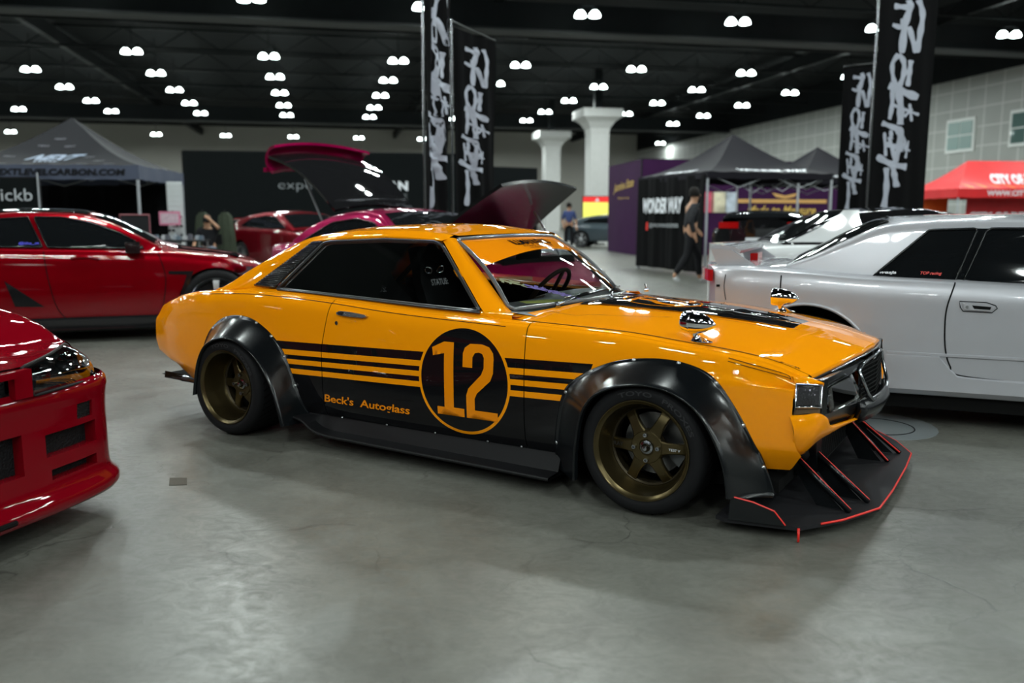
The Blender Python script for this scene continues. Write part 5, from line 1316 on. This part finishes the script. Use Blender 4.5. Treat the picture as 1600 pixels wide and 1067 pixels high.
# ------------------------------------------------------------------ booth walls
def wall_panel(name, label, p0, p1, z0, z1, m, cat='booth wall', th=.08, group=None):
    P0, P1 = Vector((*p0, 0)), Vector((*p1, 0)); d = (P1-P0); w_ = d.length; d.normalize(); n_ = Vector((d.y, -d.x, 0))
    r = empty(name, (P0.x, P0.y, 0), 0, label, cat, group)
    MB().add([d*u+n_*t+Vector((0, 0, z)) for z in (z0, z1) for u, t in ((0, 0), (w_, 0), (w_, -th), (0, -th))], [(3, 2, 1, 0), (4, 5, 6, 7), (0, 1, 5, 4), (1, 2, 6, 5), (2, 3, 7, 6), (3, 0, 4, 7)]).build('panel', m, r)
    fr = MB()
    for u in (0, w_): fr.box((d*u+n_*(-th/2)+Vector((0, 0, z1/2)))[:], (.06, .06, z1))
    fr.box((d*w_/2+n_*(-th/2)+Vector((0, 0, z1)))[:], (w_, .05, .05), atan2(d.y, d.x)); fr.build('panel_frame', MATS['flat_black'], r)
    return r, (lambda u, z, o=.02: d*u+n_*o+Vector((0, 0, z)))
BLKF = mat('backdrop_black', (.0045, .006, .0065), .85, var=.1, spec=.1)
r, f_ = wall_panel('booth_wall', 'long black booth backdrop with pale lettering behind the raised magenta hatch', (-10.2, 27.0), (-.73, 28.5), 0, 3.23, BLKF)
lettering('wall_lettering', 'expel', lambda u, v: f_(2.85+u, 2.0+v), mat('letter_grey', (.30, .32, .34), .5), r, w=1.15, h=.36, off=-.02)
lettering('wall_lettering', 'KLEAN', lambda u, v: f_(5.6+u, 2.05+v), MATS['decal_white'], r, w=1.32, h=.30, off=.05)
lettering('wall_lettering', 'COLLECTIVE', lambda u, v: f_(5.4+u, 1.77+v), mat('letter_dim', (.12, .13, .14), .5), r, w=1.5, h=.18)
r, f_ = wall_panel('booth_wall', 'smaller black booth backdrop with faint logo between the centre banner and the columns', (-.75, 31.0), (.93, 32.0), 0, 2.97, BLKF)
lettering('wall_lettering', 'ADVANCE', lambda u, v: f_(.35+u, 2.10+v), MATS['letter_grey'], r, w=1.3, h=.12); MB().add([f_(.08, 2.10), f_(.28, 2.10), f_(.18, 2.26)], [(0, 1, 2)]).build('wall_logo', MATS['letter_grey'], r)
PURP = mat('booth_purple', (.034, .007, .042), .7, var=.25, vscale=1.2)
r, f_ = wall_panel('booth_wall', 'narrow purple booth wall with gold script facing the aisle', (3.45, 31.0), (4.02, 27.05), 0, 2.98, PURP)
GOLD = mat('gold_letter', (.62, .40, .08), .45, var=.1)
lettering('wall_lettering', 'Jasmine State', lambda u, v: f_(.75+u, 1.98+v+u*.05), GOLD, r, w=2.5, h=.36, off=.01, shear=.45)
lettering('wall_lettering', 'Made for you', lambda u, v: f_(1.35+u, 1.78+v), GOLD, r, w=1.4, h=.10, shear=.2)
r, f_ = wall_panel('booth_wall', 'long dark purple booth wall with gold script seen beneath the black canopies', (4.05, 27.0), (10.9, 29.0), 0, 2.98, PURP)
lettering('wall_lettering', 'Made to Measure', lambda u, v: f_(3.7+u, 1.28+v), GOLD, r, w=2.6, h=.30, off=.02, shear=.35)
MB().add([f_(2.9, 1.66), f_(6.7, 1.66), f_(6.7, 1.78), f_(2.9, 1.78)], [(0, 1, 2, 3)]).add([f_(a, b) for a, b in ((4.6, 2.0), (4.75, 1.86), (5.1, 1.80), (5.45, 1.86), (5.6, 2.0), (5.5, 1.98), (5.1, 1.90), (4.7, 1.98))], [tuple(range(8))]).build('gold_stripe', mat('gold_stripe', (.55, .30, .09), .5), r)
for k, (u, w_, c) in enumerate(((.8, .75, (.75, .42, .12)), (1.75, .75, (.60, .06, .12)), (2.4, .55, (.62, .52, .38)), (2.9, .45, (.45, .50, .58)))):
    pm = MB().add([f_(u, 1.35, .03), f_(u+w_, 1.35, .03), f_(u+w_, 2.0, .03), f_(u, 2.0, .03)], [(0, 1, 2, 3)]).build('food_picture', mat('picture_%d' % k, c, .5, var=.75, vscale=3.5), r)

# ------------------------------------------------------------------ tents
def tent(name, label, fl, fr, depth, ze, zp, mtop, mval, cat='canopy tent', legs=True, ridge=0., group=None, val=.28):
    A, B = Vector((*fl, 0)), Vector((*fr, 0)); d = (B-A).normalized(); n_ = Vector((-d.y, d.x, 0)); w_ = (B-A).length
    r = empty(name, (A.x, A.y, 0), 0, label, cat, group)
    cs = [Vector((0, 0, 0)), d*w_, d*w_+n_*depth, n_*depth]
    ctr = (cs[0]+cs[2])/2
    P1, P2 = ctr-d*ridge/2+Vector((0, 0, zp)), ctr+d*ridge/2+Vector((0, 0, zp))
    apex = {0: (P1, P2), 1: (P2, P2), 2: (P2, P1), 3: (P1, P1)}
    top = MB()
    for k in range(4):
        a, b = cs[k]+Vector((0, 0, ze)), cs[(k+1) % 4]+Vector((0, 0, ze)); p, q = apex[k]
        rows = []
        for f in lin(0, 1, 14):
            l = a.lerp(p, f); r_ = b.lerp(q, f); sag = -.30*sin(pi*f)*.55*(1-.3*f)
            rows.append([l.lerp(r_, t)+Vector((0, 0, sag*(1 if True else 0)))-Vector((0, 0, .05*sin(pi*t)*sin(pi*f))) for t in lin(0, 1, 13)])
        top.grid(rows)
    canopy = top.build('canopy', mtop, r, True, 25)
    vl = MB()
    for k in range(4):
        a, b = cs[k], cs[(k+1) % 4]
        vl.grid([[a.lerp(b, t)+Vector((0, 0, z+.008*sin(t*40)))+(a.lerp(b, t)-ctr).normalized()*.006*sin(t*23) for t in lin(0, 1, 41)] for z in (ze+.005, ze-val)])
    vo = vl.build('valance', mval, canopy, True, 40)
    lm_ = mat('tent_leg', (.45, .47, .50), .4, metal=.5)
    for c in cs:
        q = c+(ctr-c)*.02; lg = MB().box((q.x, q.y, (ze-.02)/2), (.045, .045, ze-.02)).box((q.x, q.y, .01), (.10, .10, .02)).build('leg', lm_, r)
    br = MB()
    for k in range(4):
        a, b = cs[k], cs[(k+1) % 4]
        for j in range(4):
            br.path([a.lerp(b, j/4).lerp(ctr, .05)+Vector((0, 0, ze-.05-.25*(j % 2))), a.lerp(b, (j+1)/4).lerp(ctr, .05)+Vector((0, 0, ze-.05-.25*((j+1) % 2)))], .012, 4)
    br.build('scissor_frame', lm_, r)
    def face(u, v, o=.02):     # on the front slope, u metres from the left edge, v 0..1 upwards
        a, b = cs[0]+Vector((0, 0, ze)), cs[1]+Vector((0, 0, ze)); l = a.lerp(P1, v); q = b.lerp(P2, v); t = (u-(w_*v/2 if ridge == 0 else (w_-ridge)*v/2))/max((q-l).length, 1e-3)
        return l.lerp(q, t)+Vector((0, 0, -.165*sin(pi*v)*(1-.3*v)-.05*sin(pi*t)*sin(pi*v)))+(-n_*.6+Vector((0, 0, .8)))*o
    def lface(u, v, o=.02):    # left slope, u metres from the back corner towards the front
        a, b = cs[3]+Vector((0, 0, ze)), cs[0]+Vector((0, 0, ze)); l = a.lerp(P1, v); q = b.lerp(P1, v); t = (u-depth*v/2)/max((q-l).length, 1e-3)
        return l.lerp(q, t)+Vector((0, 0, -.165*sin(pi*v)*(1-.3*v)-.05*sin(pi*t)*sin(pi*v)))+(-d*.6+Vector((0, 0, .8)))*o
    def vfront(u, v, o=.015): return d*u-n_*o+Vector((0, 0, ze-val+v))
    return r, canopy, vo, face, lface, vfront, cs, n_, d
TG = mat('tent_charcoal', (.014, .014, .017), .7, bump=.1, bscale=8); TV = mat('tent_blue_grey', (.060, .070, .105), .6, spec=.2)
r, cn, vo, face, lf, vf, cs, n_, d = tent('canopy_tent', 'charcoal printed canopy tent with blue grey valance at far left beyond the red coupe', (-11.15, 17.15), (-7.51, 17.5), 3.2, 2.22, 3.32, TG, TV)
lettering('valance_lettering', 'WWW.NEXTLEVELCARBON.COM', lambda u, v: vf(.05+u, .08+v), mat('letter_black', (.008, .008, .01), .5), vo, w=3.35, h=.13, off=.04, shear=.15)
NB = mat('print_pale', (.22, .27, .36), .6); ND = mat('print_dim', (.10, .10, .125), .6)
lettering('canopy_lettering', 'NEXT', lambda u, v: face(1.33+u+v*1.2, .20+v), NB, cn, w=.95, h=.17, off=.05, shear=.2)
lettering('canopy_lettering', 'LEVEL', lambda u, v: face(1.56+u, .12+v), NB, cn, w=.48, h=.055, off=.03)
nt_text = text_mesh('NEXT', 1, .03, .2)
prn = MB()
for j in range(7):
    v0 = .04+j*.125
    for i in range(6):
        u0 = .35+i*.52+(.26 if j % 2 else 0)
        lo, hi = 3.64*v0/2+.1, 3.64-3.64*v0/2-.35
        if u0 < lo or u0 > hi: continue
        if 1.1 < u0 < 2.4 and .08 < v0 < .42: continue
        prn.add([face(u0+p.x*.085, v0+p.y*.035, .012) for p in nt_text[0]], nt_text[1])
po = prn.build('canopy_print', ND, cn); po['kind'] = 'stuff'
# black curtains behind and a sign board with lettering
CURT = MATS['cloth_black']
def curtain(name, label, p0, p1, z0, z1, fold=.04, cat='curtain'):
    P0, P1 = Vector((*p0, 0)), Vector((*p1, 0)); L_ = (P1-P0).length; d = (P1-P0).normalized(); n_ = Vector((d.y, -d.x, 0))
    k = max(40, int(L_*24))
    o = MB().slab([[P0.lerp(P1, t)+n_*(fold*(sin(t*L_*9+.8*sin(t*7))+.4*sin(t*L_*23)))*(.35+.65*(1-f))+Vector((0, 0, z0+(z1-z0)*f)) for t in lin(0, 1, k)] for f in lin(0, 1, 9)], .006).build(name, CURT, None, True, 60)
    return tag(o, label, cat), (lambda u, z, o_=.06: P0+d*u+n_*o_+Vector((0, 0, z)))
curtain('tent_curtain', 'black back curtain hanging under the charcoal tent at far left', (-11.5, 20.4), (-7.9, 20.65), .05, 1.96)
c_, cf = curtain('tent_curtain', 'black curtain between the charcoal tent and the long black booth wall, low', (-12.3, 21.8), (-8.6, 22.1), .02, 1.80)
r, f_ = wall_panel('sign_board', 'black sign board with white word fragment at the left edge under the charcoal tent', (-10.6, 15.05), (-8.24, 15.05), .4, 1.86, BLKF, 'sign')
lettering('board_lettering', 'Brickb', lambda u, v: f_(1.40+u, 1.47+v), mat('letter_soft', (.45, .47, .50), .5), r, w=.88, h=.21, off=.0)
MB().path([(2.39, -.02, 0), (2.39, -.02, 1.95)], .014, 6).build('board_pole', MATS['tent_leg'], r)

TB = mat('tent_black', (.008, .007, .011), .65, bump=.1, bscale=8)
r, cn, vo, face, lf, vf, cs, n_, d = tent('canopy_tent', 'nearer black canopy tent with white brush lettering right of the purple wall', (3.93, 17.5), (6.85, 18.5), 3.0, 2.10, 3.02, TB, TB, val=.13)
def scrawl(name, word, fn, m, parent, w_, h_): return lettering(name, word, lambda u, v: fn(u, v+.012*sin(u*31)), m, parent, w=w_, h=h_, off=.05, shear=.25)
scrawl('canopy_lettering', 'WONDER WAY', lambda u, v: face(.85+u, .08+v), MATS['decal_white'], cn, 1.75, .13)
scrawl('canopy_lettering', 'WONDER', lambda u, v: lf(.95+u, .08+v), MATS['decal_white'], cn, 1.25, .13)
r2, cn2, *_r = tent('canopy_tent', 'second black canopy tent farther back, partly hidden by the right banners', (7.05, 21.4), (10.0, 22.2), 3.0, 2.15, 3.05, TB, TB, val=.13)
scrawl('canopy_lettering', 'WONDER', lambda u, v: _r[2](.95+u, .10+v), MATS['decal_white'], cn2, 1.25, .13); scrawl('canopy_lettering', 'WONDER', lambda u, v: _r[1](.9+u, .10+v), MATS['decal_white'], cn2, 1.25, .13)
c_, cf = curtain('tent_curtain', 'black side curtain with white brush lettering on the left of the nearer black canopy', (2.95, 20.3), (3.92, 17.55), .06, 2.05, .05)
scrawl('curtain_lettering', 'WONDER WAY', lambda u, v: cf(.45+u, 1.28+v, .10), MATS['decal_white'], c_, 1.75, .34)
lettering('curtain_lettering', '@WLWANDERER', lambda u, v: cf(.75+u, .95+v, .10), MATS['letter_soft'], c_, w=1.3, h=.11)
MB().add([cf(.60, .90, .10), cf(.70, .90, .10), cf(.70, 1.08, .10), cf(.62, 1.08, .10)], [(0, 1, 2, 3)]).build('curtain_mark', MATS['decal_red'], c_)
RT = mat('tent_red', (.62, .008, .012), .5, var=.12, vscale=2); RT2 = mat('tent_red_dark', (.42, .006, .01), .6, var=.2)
r, cn, vo, face, lf, vf, cs, n_, d = tent('canopy_tent', 'bright red canopy tent with white lettering at the right edge beyond the silver coupe', (16.45, 32.0), (22.4, 32.6), 3.6, 2.25, 3.38, RT, RT, ridge=3.0, val=.33)
lettering('valance_lettering', 'WWW.CITYOFDEMONS.COM', lambda u, v: vf(1.15+u, .07+v), MATS['decal_white'], vo, w=3.9, h=.20, off=.03)
lettering('canopy_lettering', 'CITY OF DEMONS', lambda u, v: face(1.75+u+v*.5, .30+v), MATS['decal_white'], cn, w=2.9, h=.36, off=.06, shear=.1)
fl_ = MB()
for k in range(9):
    u0 = .6+k*.55; fl_.add([face(u0, .05+.03*(k % 3)), face(u0+.12, .05+.03*(k % 3)), face(u0-.25, .30+.05*(k % 2))], [(0, 1, 2)])
fo_ = fl_.build('canopy_flames', mat('flame_yellow', (.85, .30, .02), .5), cn); fo_['kind'] = 'stuff'
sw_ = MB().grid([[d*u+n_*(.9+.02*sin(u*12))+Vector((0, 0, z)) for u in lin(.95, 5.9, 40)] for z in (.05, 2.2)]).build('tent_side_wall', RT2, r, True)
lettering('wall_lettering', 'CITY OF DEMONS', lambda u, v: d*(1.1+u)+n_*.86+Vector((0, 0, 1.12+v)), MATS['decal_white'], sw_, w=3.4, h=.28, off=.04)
MB().grid([[d*u+n_*2.6+Vector((0, 0, z)) for u in (.25, 1.3)] for z in (.05, 2.0)]).build('orange_panel', mat('panel_orange', (.75, .13, .02), .5), r)
MB().lathe([(.0, 0), (.28, .0)], tuple(d*.85+n_*2.5+Vector((0, 0, 1.05))), (0, -1, 0), 20).build('white_disc', MATS['decal_white'], r)

# screen far away
s_ = empty('advertising_screen', (3.12, 38.0, 0), 0, 'red and yellow advertising screen far behind beside the purple wall', 'screen')
YS_ = mat('screen_yellow', (.75, .72, .12), .5, emit=.55); RS_ = mat('screen_red', (.75, .02, .02), .5, emit=.5)
MB().box((.62, .06, 1.6), (1.30, .08, 1.06)).box((.62, .08, .53), (.12, .08, 1.06)).box((.62, .08, .03), (.7, .5, .06)).build('screen_stand', MATS['flat_black'], s_)
MB().add([(0, 0, 1.10), (1.24, 0, 1.10), (1.24, 0, 1.86), (0, 0, 1.86)], [(0, 1, 2, 3)]).build('screen_face', YS_, s_)
MB().add([(0, 0, 1.86), (1.24, 0, 1.86), (1.24, 0, 2.10), (0, 0, 2.10)], [(0, 1, 2, 3)]).build('screen_header', RS_, s_)
MB().add([(.52, -.01, 1.90), (.72, -.01, 1.90), (.62, -.01, 2.06)], [(0, 1, 2)]).build('header_logo', MATS['decal_white'], s_)

# concrete columns with flared capitals
for k, (x, y, lb) in enumerate(((5.84, 60, 'nearer pale concrete column with flared capital, right of its twin'), (3.37, 75, 'farther pale concrete column with flared capital, left of its twin'))):
    c = empty('column', (x, y, 0), HALL, lb, 'column')
    MB().box((0, 0, 3.4), (1.3, 1.3, 6.8)).build('shaft', MATS['column_paint'], c)
    rows = []
    for z, h_ in ((6.8, .65), (7.2, .70), (7.6, .95), (7.85, 1.25), (7.9, 1.38), (8.45, 1.38)): rows.append([(a*h_, b*h_, z) for a, b in ((-1, -1), (1, -1), (1, 1), (-1, 1), (-1, -1))])
    MB().grid(rows).add([(-1.38, -1.38, 8.45), (1.38, -1.38, 8.45), (1.38, 1.38, 8.45), (-1.38, 1.38, 8.45)], [(0, 1, 2, 3)]).build('capital', MATS['column_paint'], c)
    MB().box((0, 0, 9.7), (.5, .5, 2.9)).build('column_head', MATS['beam_black'], c)

# floor plates
fp = MB(); P_ = [(2.06, 4.98), (2.34, 5.10), (2.34, 4.66), (2.13, 4.48), (1.90, 4.50), (1.84, 4.72)]
fo_ = MB().prism([(2.09+.30*cos(a)*(1.05 if abs(cos(a)) > .5 else 1), 4.78+.34*sin(a)) for a in lin(0, 2*pi, 25)[:-1]], lambda a, b, t: (a, b, t), -.01, .004).build('floor_cover', mat('plate_steel', (.26, .29, .30), .35, metal=.3, bump=.8, bscale=160), None)
tag(fo_, 'round steel floor cover plate beside the splitter of the orange coupe', 'floor cover')
ring = MB().path([(2.07+.20*cos(a), 4.74+.2*sin(a), .004) for a in lin(0, 2*pi, 33)[:-1]], .004, 5, True).build('cover_ring', MATS['flat_black'], fo_)
bx_ = MB().prism([(-1.564, 3.774), (-1.485, 3.774), (-1.446, 3.67), (-1.524, 3.665)], lambda a, b, t: (a, b, t), -.01, .002).build('floor_box', mat('box_brown', (.075, .065, .05), .6), None); tag(bx_, 'small square brown floor box lid on the concrete left of the orange coupe', 'floor box')

# ------------------------------------------------------------------ merchandise corner on the left
t_ = empty('folding_table', (-6.52, 16.75, 0), .05, 'black folding table with merchandise beyond the red coupe', 'table')
MB().box((0, 0, .74), (1.1, .6, .03)).build('tabletop', MATS['flat_black'], t_)
for a in (-.5, .5):
    for b in (-.26, .26): MB().tube((a, b, 0), (a, b, .73), .015).build('leg', MATS['steel'], t_)
rnd = random.Random(3)
for k in range(10):
    x = -.48+k*.107; c = ((.35, .38, .42), (.12, .16, .2), (.5, .5, .52), (.1, .1, .12))[k % 4]; h_ = .06+.05*rnd.random()
    o = MB().box((0, 0, h_/2), (.075, .09, h_)).box((0, 0, h_+.008), (.05, .06, .014)).build('merchandise_box', mat('merch_%d' % (k % 4), c, .3, coat=.5), None)
    wx, wy = -6.52+x*cos(.05), 16.75+x*sin(.05)+.05*(-1)**k; o.location = (wx, wy, .755)
    tag(o, 'small box in the row on the black folding table', 'box', 'small boxes on the folding table')
rk = empty('display_rack', (-6.80, 17.45, 0), 0, 'white wire display rack hung with small silver items behind the folding table', 'rack')
gr_ = MB()
for k in range(7): gr_.tube((-.15+k*.05, 0, .1), (-.15+k*.05, 0, 1.9), .005, .005, 5)
for k in range(18): gr_.tube((-.15, 0, .15+k*.10), (.15, 0, .15+k*.10), .005, .005, 5)
gr_.box((0, 0, .05), (.4, .4, .04)).box((0, .03, 1.3), (.30, .01, 1.2)).build('wire_grid', mat('rack_white', (.55, .57, .58), .4), rk)
for k in range(14): MB().tube(((k % 4)*.08-.12, -.03, .75+.09*(k//2)), ((k % 4)*.08-.12, -.05, .75+.09*(k//2)), .03, .03, 12).build('silver_item', MATS['chrome'], rk)
ps = MB().box((0, 0, 0), (.42, .02, .27)).build('pink_sign', mat('pink_sign', (.55, .16, .26), .5), None); ps.location = (-6.85, 17.28, 1.17); tag(ps, 'small pink framed sign hanging on the white wire rack', 'sign')
MB().box((0, -.012, 0), (.36, .004, .20)).build('sign_face', mat('sign_pale', (.5, .36, .42), .5, var=.4, vscale=20), ps)
for k, (z, lb) in enumerate(((.30, 'lower framed dark board beneath its twin left of the folding table'), (1.00, 'upper framed dark board with red outline stacked left of the folding table'))):
    b = empty('display_board', (-7.42, 17.0, 0), 0, lb, 'display board', 'stacked display boards')
    zc_ = z if k else .48
    MB().box((0, 0, (1.24+.80)/2 if k else .40), (.58, .05, .44 if k else .78)).build('board_face', mat('board_dark', (.018, .018, .02), .5), b)
    fz0, fz1 = (.80, 1.24) if k else (.01, .79)
    MB().path([(-.29, -.03, fz0), (.29, -.03, fz0), (.29, -.03, fz1), (-.29, -.03, fz1)], .012, 4, True).build('board_frame', mat('frame_rose', (.35, .10, .12), .5), b)
ja = MB()
for k, (x, y, lb) in enumerate(((-6.72, 18.75, 'olive green cloth hanging left of the seated person'), (-6.30, 18.95, 'olive green cloth hanging right of the seated person'))):
    rows = []
    for z, w_ in ((1.30, .06), (1.22, .14), (1.0, .17), (.7, .20), (.4, .22)): rows.append([(w_*cos(a)*(1+.12*sin(a*5)), .10*sin(a)*(1+.15*sin(a*7)), z) for a in lin(0, 2*pi, 33)])
    o = MB().grid(rows).build('hanging_cloth', mat('olive_cloth', (.045, .055, .038), .9, var=.3), None, True); o.location = (x, y, 0); tag(o, lb, 'cloth')
    MB().tube((0, 0, 0), (0, 0, 1.36), .015).box((0, 0, .01), (.3, .3, .02)).build('cloth_stand', MATS['flat_black'], o)

# ------------------------------------------------------------------ people
def skinned(name, chains, m, parent, root=0, sub=2):
    """chains: list of [(pos, radius)...]; a chain may start with an index pair to an earlier vertex"""
    vs, es, rs = [], [], []
    for ch in chains:
        prev = None
        for e in ch:
            if isinstance(e, int): prev = e; continue
            vs.append(tuple(e[0])); rs.append(e[1])
            if prev is not None: es.append((prev, len(vs)-1))
            prev = len(vs)-1
    me = bpy.data.meshes.new(name); me.from_pydata(vs, es, []); o = bpy.data.objects.new(name, me); link(o, parent)
    md = o.modifiers.new('skin', 'SKIN'); md.use_smooth_shade = True
    if not me.skin_vertices: 
        bm = bmesh.new(); bm.from_mesh(me); bm.verts.layers.skin.verify(); bm.to_mesh(me); bm.free()
    for i, sv in enumerate(me.skin_vertices[0].data):
        sv.radius = (rs[i], rs[i]) if not isinstance(rs[i], tuple) else rs[i]; sv.use_root = (i == root)
    s = o.modifiers.new('sub', 'SUBSURF'); s.levels = sub; s.render_levels = sub
    me.materials.append(m)
    dg = bpy.context.evaluated_depsgraph_get(); me2 = bpy.data.meshes.new_from_object(o.evaluated_get(dg)); o.modifiers.clear(); o.data = me2; me2.name = name
    return o
SKIN = mat('skin_tone', (.42, .22, .13), .55)
def person(label, loc, rz, J, shirt, pants, shoe, hairc, long=False):
    r = empty('person', (loc[0], loc[1], 0), rz, label, 'person')
    V = {k: Vector(v) for k, v in J.items()}
    pel, chest, neck, head = V['pel'], V['chest'], V['neck'], V['head']
    ch = [[(pel, .12), (pel.lerp(chest, .5), .115), (chest, .13), (neck, .055), (head+Vector((0, 0, -.06)), .07), (head+Vector((0, 0, .03)), .085), (head+Vector((0, 0, .10)), .06)]]
    n_ = 7
    def limb(st, pts):
        nonlocal n_
        ch.append([st]+pts); a = n_; n_ += len(pts); return a
    for s in 'lr':
        e, w_, sh = V['elb'+s], V['wri'+s], V['sho'+s]
        a = limb(2, [(sh, .052), (e, .040), (w_, .026), (w_+(w_-e).normalized()*.07, .034)])
        hd = (w_-e).normalized(); side_ = hd.orthogonal().normalized()
        for q in range(4): limb(a+3, [(w_+hd*.10+side_*(q-1.5)*.018, .010), (w_+hd*(.13+.01*(1-abs(q-1.5)))+side_*(q-1.5)*.02+Vector((0, 0, -.01)), .009)])
        limb(a+2, [(w_+hd*.04+side_*.04, .011), (w_+hd*.08+side_*.055, .009)])
    for s in 'lr':
        h, kn, an, to = V['hip'+s], V['kne'+s], V['ank'+s], V['toe'+s]
        limb(0, [(h, .088), (kn, .058), (an, .036), (to, .032)])
    b = skinned('body', ch, SKIN, r)
    skinned('shirt', [[(pel+Vector((0, 0, .02)), .135), (pel.lerp(chest, .5), .13), (chest, .145), (chest.lerp(neck, .7), .085)]]+[[2, (V['sho'+s], .07), (V['sho'+s].lerp(V['elb'+s], .95), .056)]+([(V['elb'+s].lerp(V['wri'+s], .9), .045)] if long else []) for s in 'lr'], shirt, r)
    skinned('trousers', [[(pel, .13), (pel+Vector((0, 0, .06)), .125)]]+[[0, (V['hip'+s], .10), (V['kne'+s], .075), (V['kne'+s].lerp(V['ank'+s], .92), .058)] for s in 'lr'], pants, r)
    for s in 'lr':
        a, t = V['ank'+s], V['toe'+s]; skinned('shoe', [[(a+Vector((0, 0, -.02)), .045), (a.lerp(t, .4)+Vector((0, 0, -.01)), .046), (t, .038)]], shoe, r)
    f = V.get('face', Vector((0, -1, 0))).normalized(); u = Vector((0, 0, 1)); sd = f.cross(u)
    MB().lathe([(0, .125), (.05, .115), (.088, .07), (.098, .01), (.090, -.05)], head+Vector((0, 0, .03))-f*.015, (0, 0, 1), 20).build('hair', hairc, r, True)
    fc = MB()
    for k in (-1, 1): fc.lathe([(0, .006), (.010, 0)], head+f*.088+sd*k*.032+u*.02, f, 8)
    fc.build('eyes', MATS['flat_black'], r)
    skinned('nose', [[(head+f*.085+u*.015, .010), (head+f*.105-u*.012, .014)]], SKIN, r, sub=1)
    MB().slab([[head+f*.090-u*(.045+.006*k)+sd*x for x in (-.022, 0, .022)] for k in (0, 1)], .004).build('mouth', mat('lip', (.30, .10, .08), .5), r)
    return r, V
BCL = mat('cloth_charcoal', (.014, .014, .016), .9); JEAN = mat('jeans_grey', (.12, .14, .18), .85); SHW = mat('shoe_white', (.65, .66, .68), .5); HB = mat('hair_black', (.012, .010, .009), .7)
# walking past the black curtain, striding away to the right
person('person in dark clothes and white shoes walking away beside the black side curtain', (3.22, 15.6), .25, dict(pel=(0, 0, .93), chest=(.03, 0, 1.28), neck=(.05, 0, 1.46), head=(.08, 0, 1.58), face=(1, -.2, 0),
    shol=(.03, .17, 1.38), elbl=(.10, .22, 1.12), wril=(.26, .20, .95), shor=(.03, -.17, 1.38), elbr=(-.10, -.22, 1.12), wrir=(-.02, -.24, .88), hipl=(0, .09, .90), knel=(.22, .09, .50), ankl=(.26, .09, .09), toel=(.42, .09, .05),
    hipr=(0, -.09, .90), kner=(-.08, -.09, .50), ankr=(-.34, -.10, .14), toer=(-.22, -.10, .04)), mat('sleeve_print', (.025, .025, .028), .8, var=.9, vscale=14), BCL, SHW, HB, long=True)
pr_, PV = person('seated person in black top and grey jeans holding a camera up beside the folding table', (-6.42, 18.2), 0, dict(pel=(0, 0, .52), chest=(0, -.02, .82), neck=(0, -.03, .98), head=(0, -.04, 1.10), face=(0, -1, 0),
    shol=(.18, -.02, .92), elbl=(.27, -.16, .98), wril=(.12, -.22, 1.14), shor=(-.18, -.02, .92), elbr=(-.25, -.10, .70), wrir=(-.20, -.32, .60), hipl=(.09, -.03, .50), knel=(.15, -.42, .52), ankl=(.16, -.44, .10), toel=(.17, -.60, .05),
    hipr=(-.09, -.03, .50), kner=(-.15, -.42, .52), ankr=(-.16, -.44, .10), toer=(-.17, -.60, .05)), BCL, JEAN, MATS['flat_black'], HB)
cm = MB().box((0, 0, 0), (.13, .07, .09)).tube((0, -.03, 0), (0, -.12, 0), .035, .038, 16).build('camera', MATS['flat_black'], None); cm.location = (-6.37, 18.0, 1.14); cm.name = 'photo_camera'; tag(cm, 'black camera held up before the face of the seated person', 'camera')
ch_ = empty('folding_chair', (-6.42, 18.25, 0), 0, 'black folding chair beneath the seated person', 'chair')
MB().box((0, -.08, .40), (.44, .42, .03)).build('seat', MATS['flat_black'], ch_); MB().box((0, .17, .72), (.42, .02, .22)).build('backrest', MATS['flat_black'], ch_)
for a in (-.2, .2):
    for b0, b1 in ((-.26, .12), (.18, -.2)): MB().tube((a, b0, 0), (a, b1, .42), .012).build('leg', MATS['steel'], ch_)
person('distant person in dark top with bare legs standing between the column and the carbon hood', (2.05, 31.0), 0, dict(pel=(0, 0, .93), chest=(0, 0, 1.28), neck=(0, 0, 1.46), head=(0, 0, 1.58), face=(.3, -1, 0),
    shol=(.17, 0, 1.38), elbl=(.24, 0, 1.10), wril=(.26, -.10, .86), shor=(-.17, 0, 1.38), elbr=(-.24, 0, 1.10), wrir=(-.20, -.15, .90), hipl=(.09, 0, .90), knel=(.10, -.02, .50), ankl=(.10, 0, .09), toel=(.12, -.15, .04),
    hipr=(-.09, 0, .90), kner=(-.11, 0, .50), ankr=(-.13, .02, .09), toer=(-.15, -.13, .04)), mat('shirt_blue', (.03, .05, .16), .8), mat('shorts_black', (.012, .012, .014), .9), SHW, HB)

# brush sticker cut-out standing on the dash behind the glass of the orange coupe
gs = MB(); Ms = Matrix.Translation((CARX, CARY, 0))@Matrix.Rotation(CARYAW, 4, 'Z')
def dash_fn(a, b):
    t = b/1035; u = -.93+.62*t+(a-360)/1035*.10; v = .66+.30*t-(a-360)/1035*.36*1.0
    p = wsp(u, v, -.006); return p
for i, (pts, sw_) in enumerate(STROKES): brush(gs, pts, sw_*1.5, dash_fn, i)
go_ = gs.build('windshield_sticker', MATS['cream'], gl); 
go_.data.materials.append(MATS['lilac'])
for p in go_.data.polygons:
    if p.center.y > -.43: p.material_index = 1
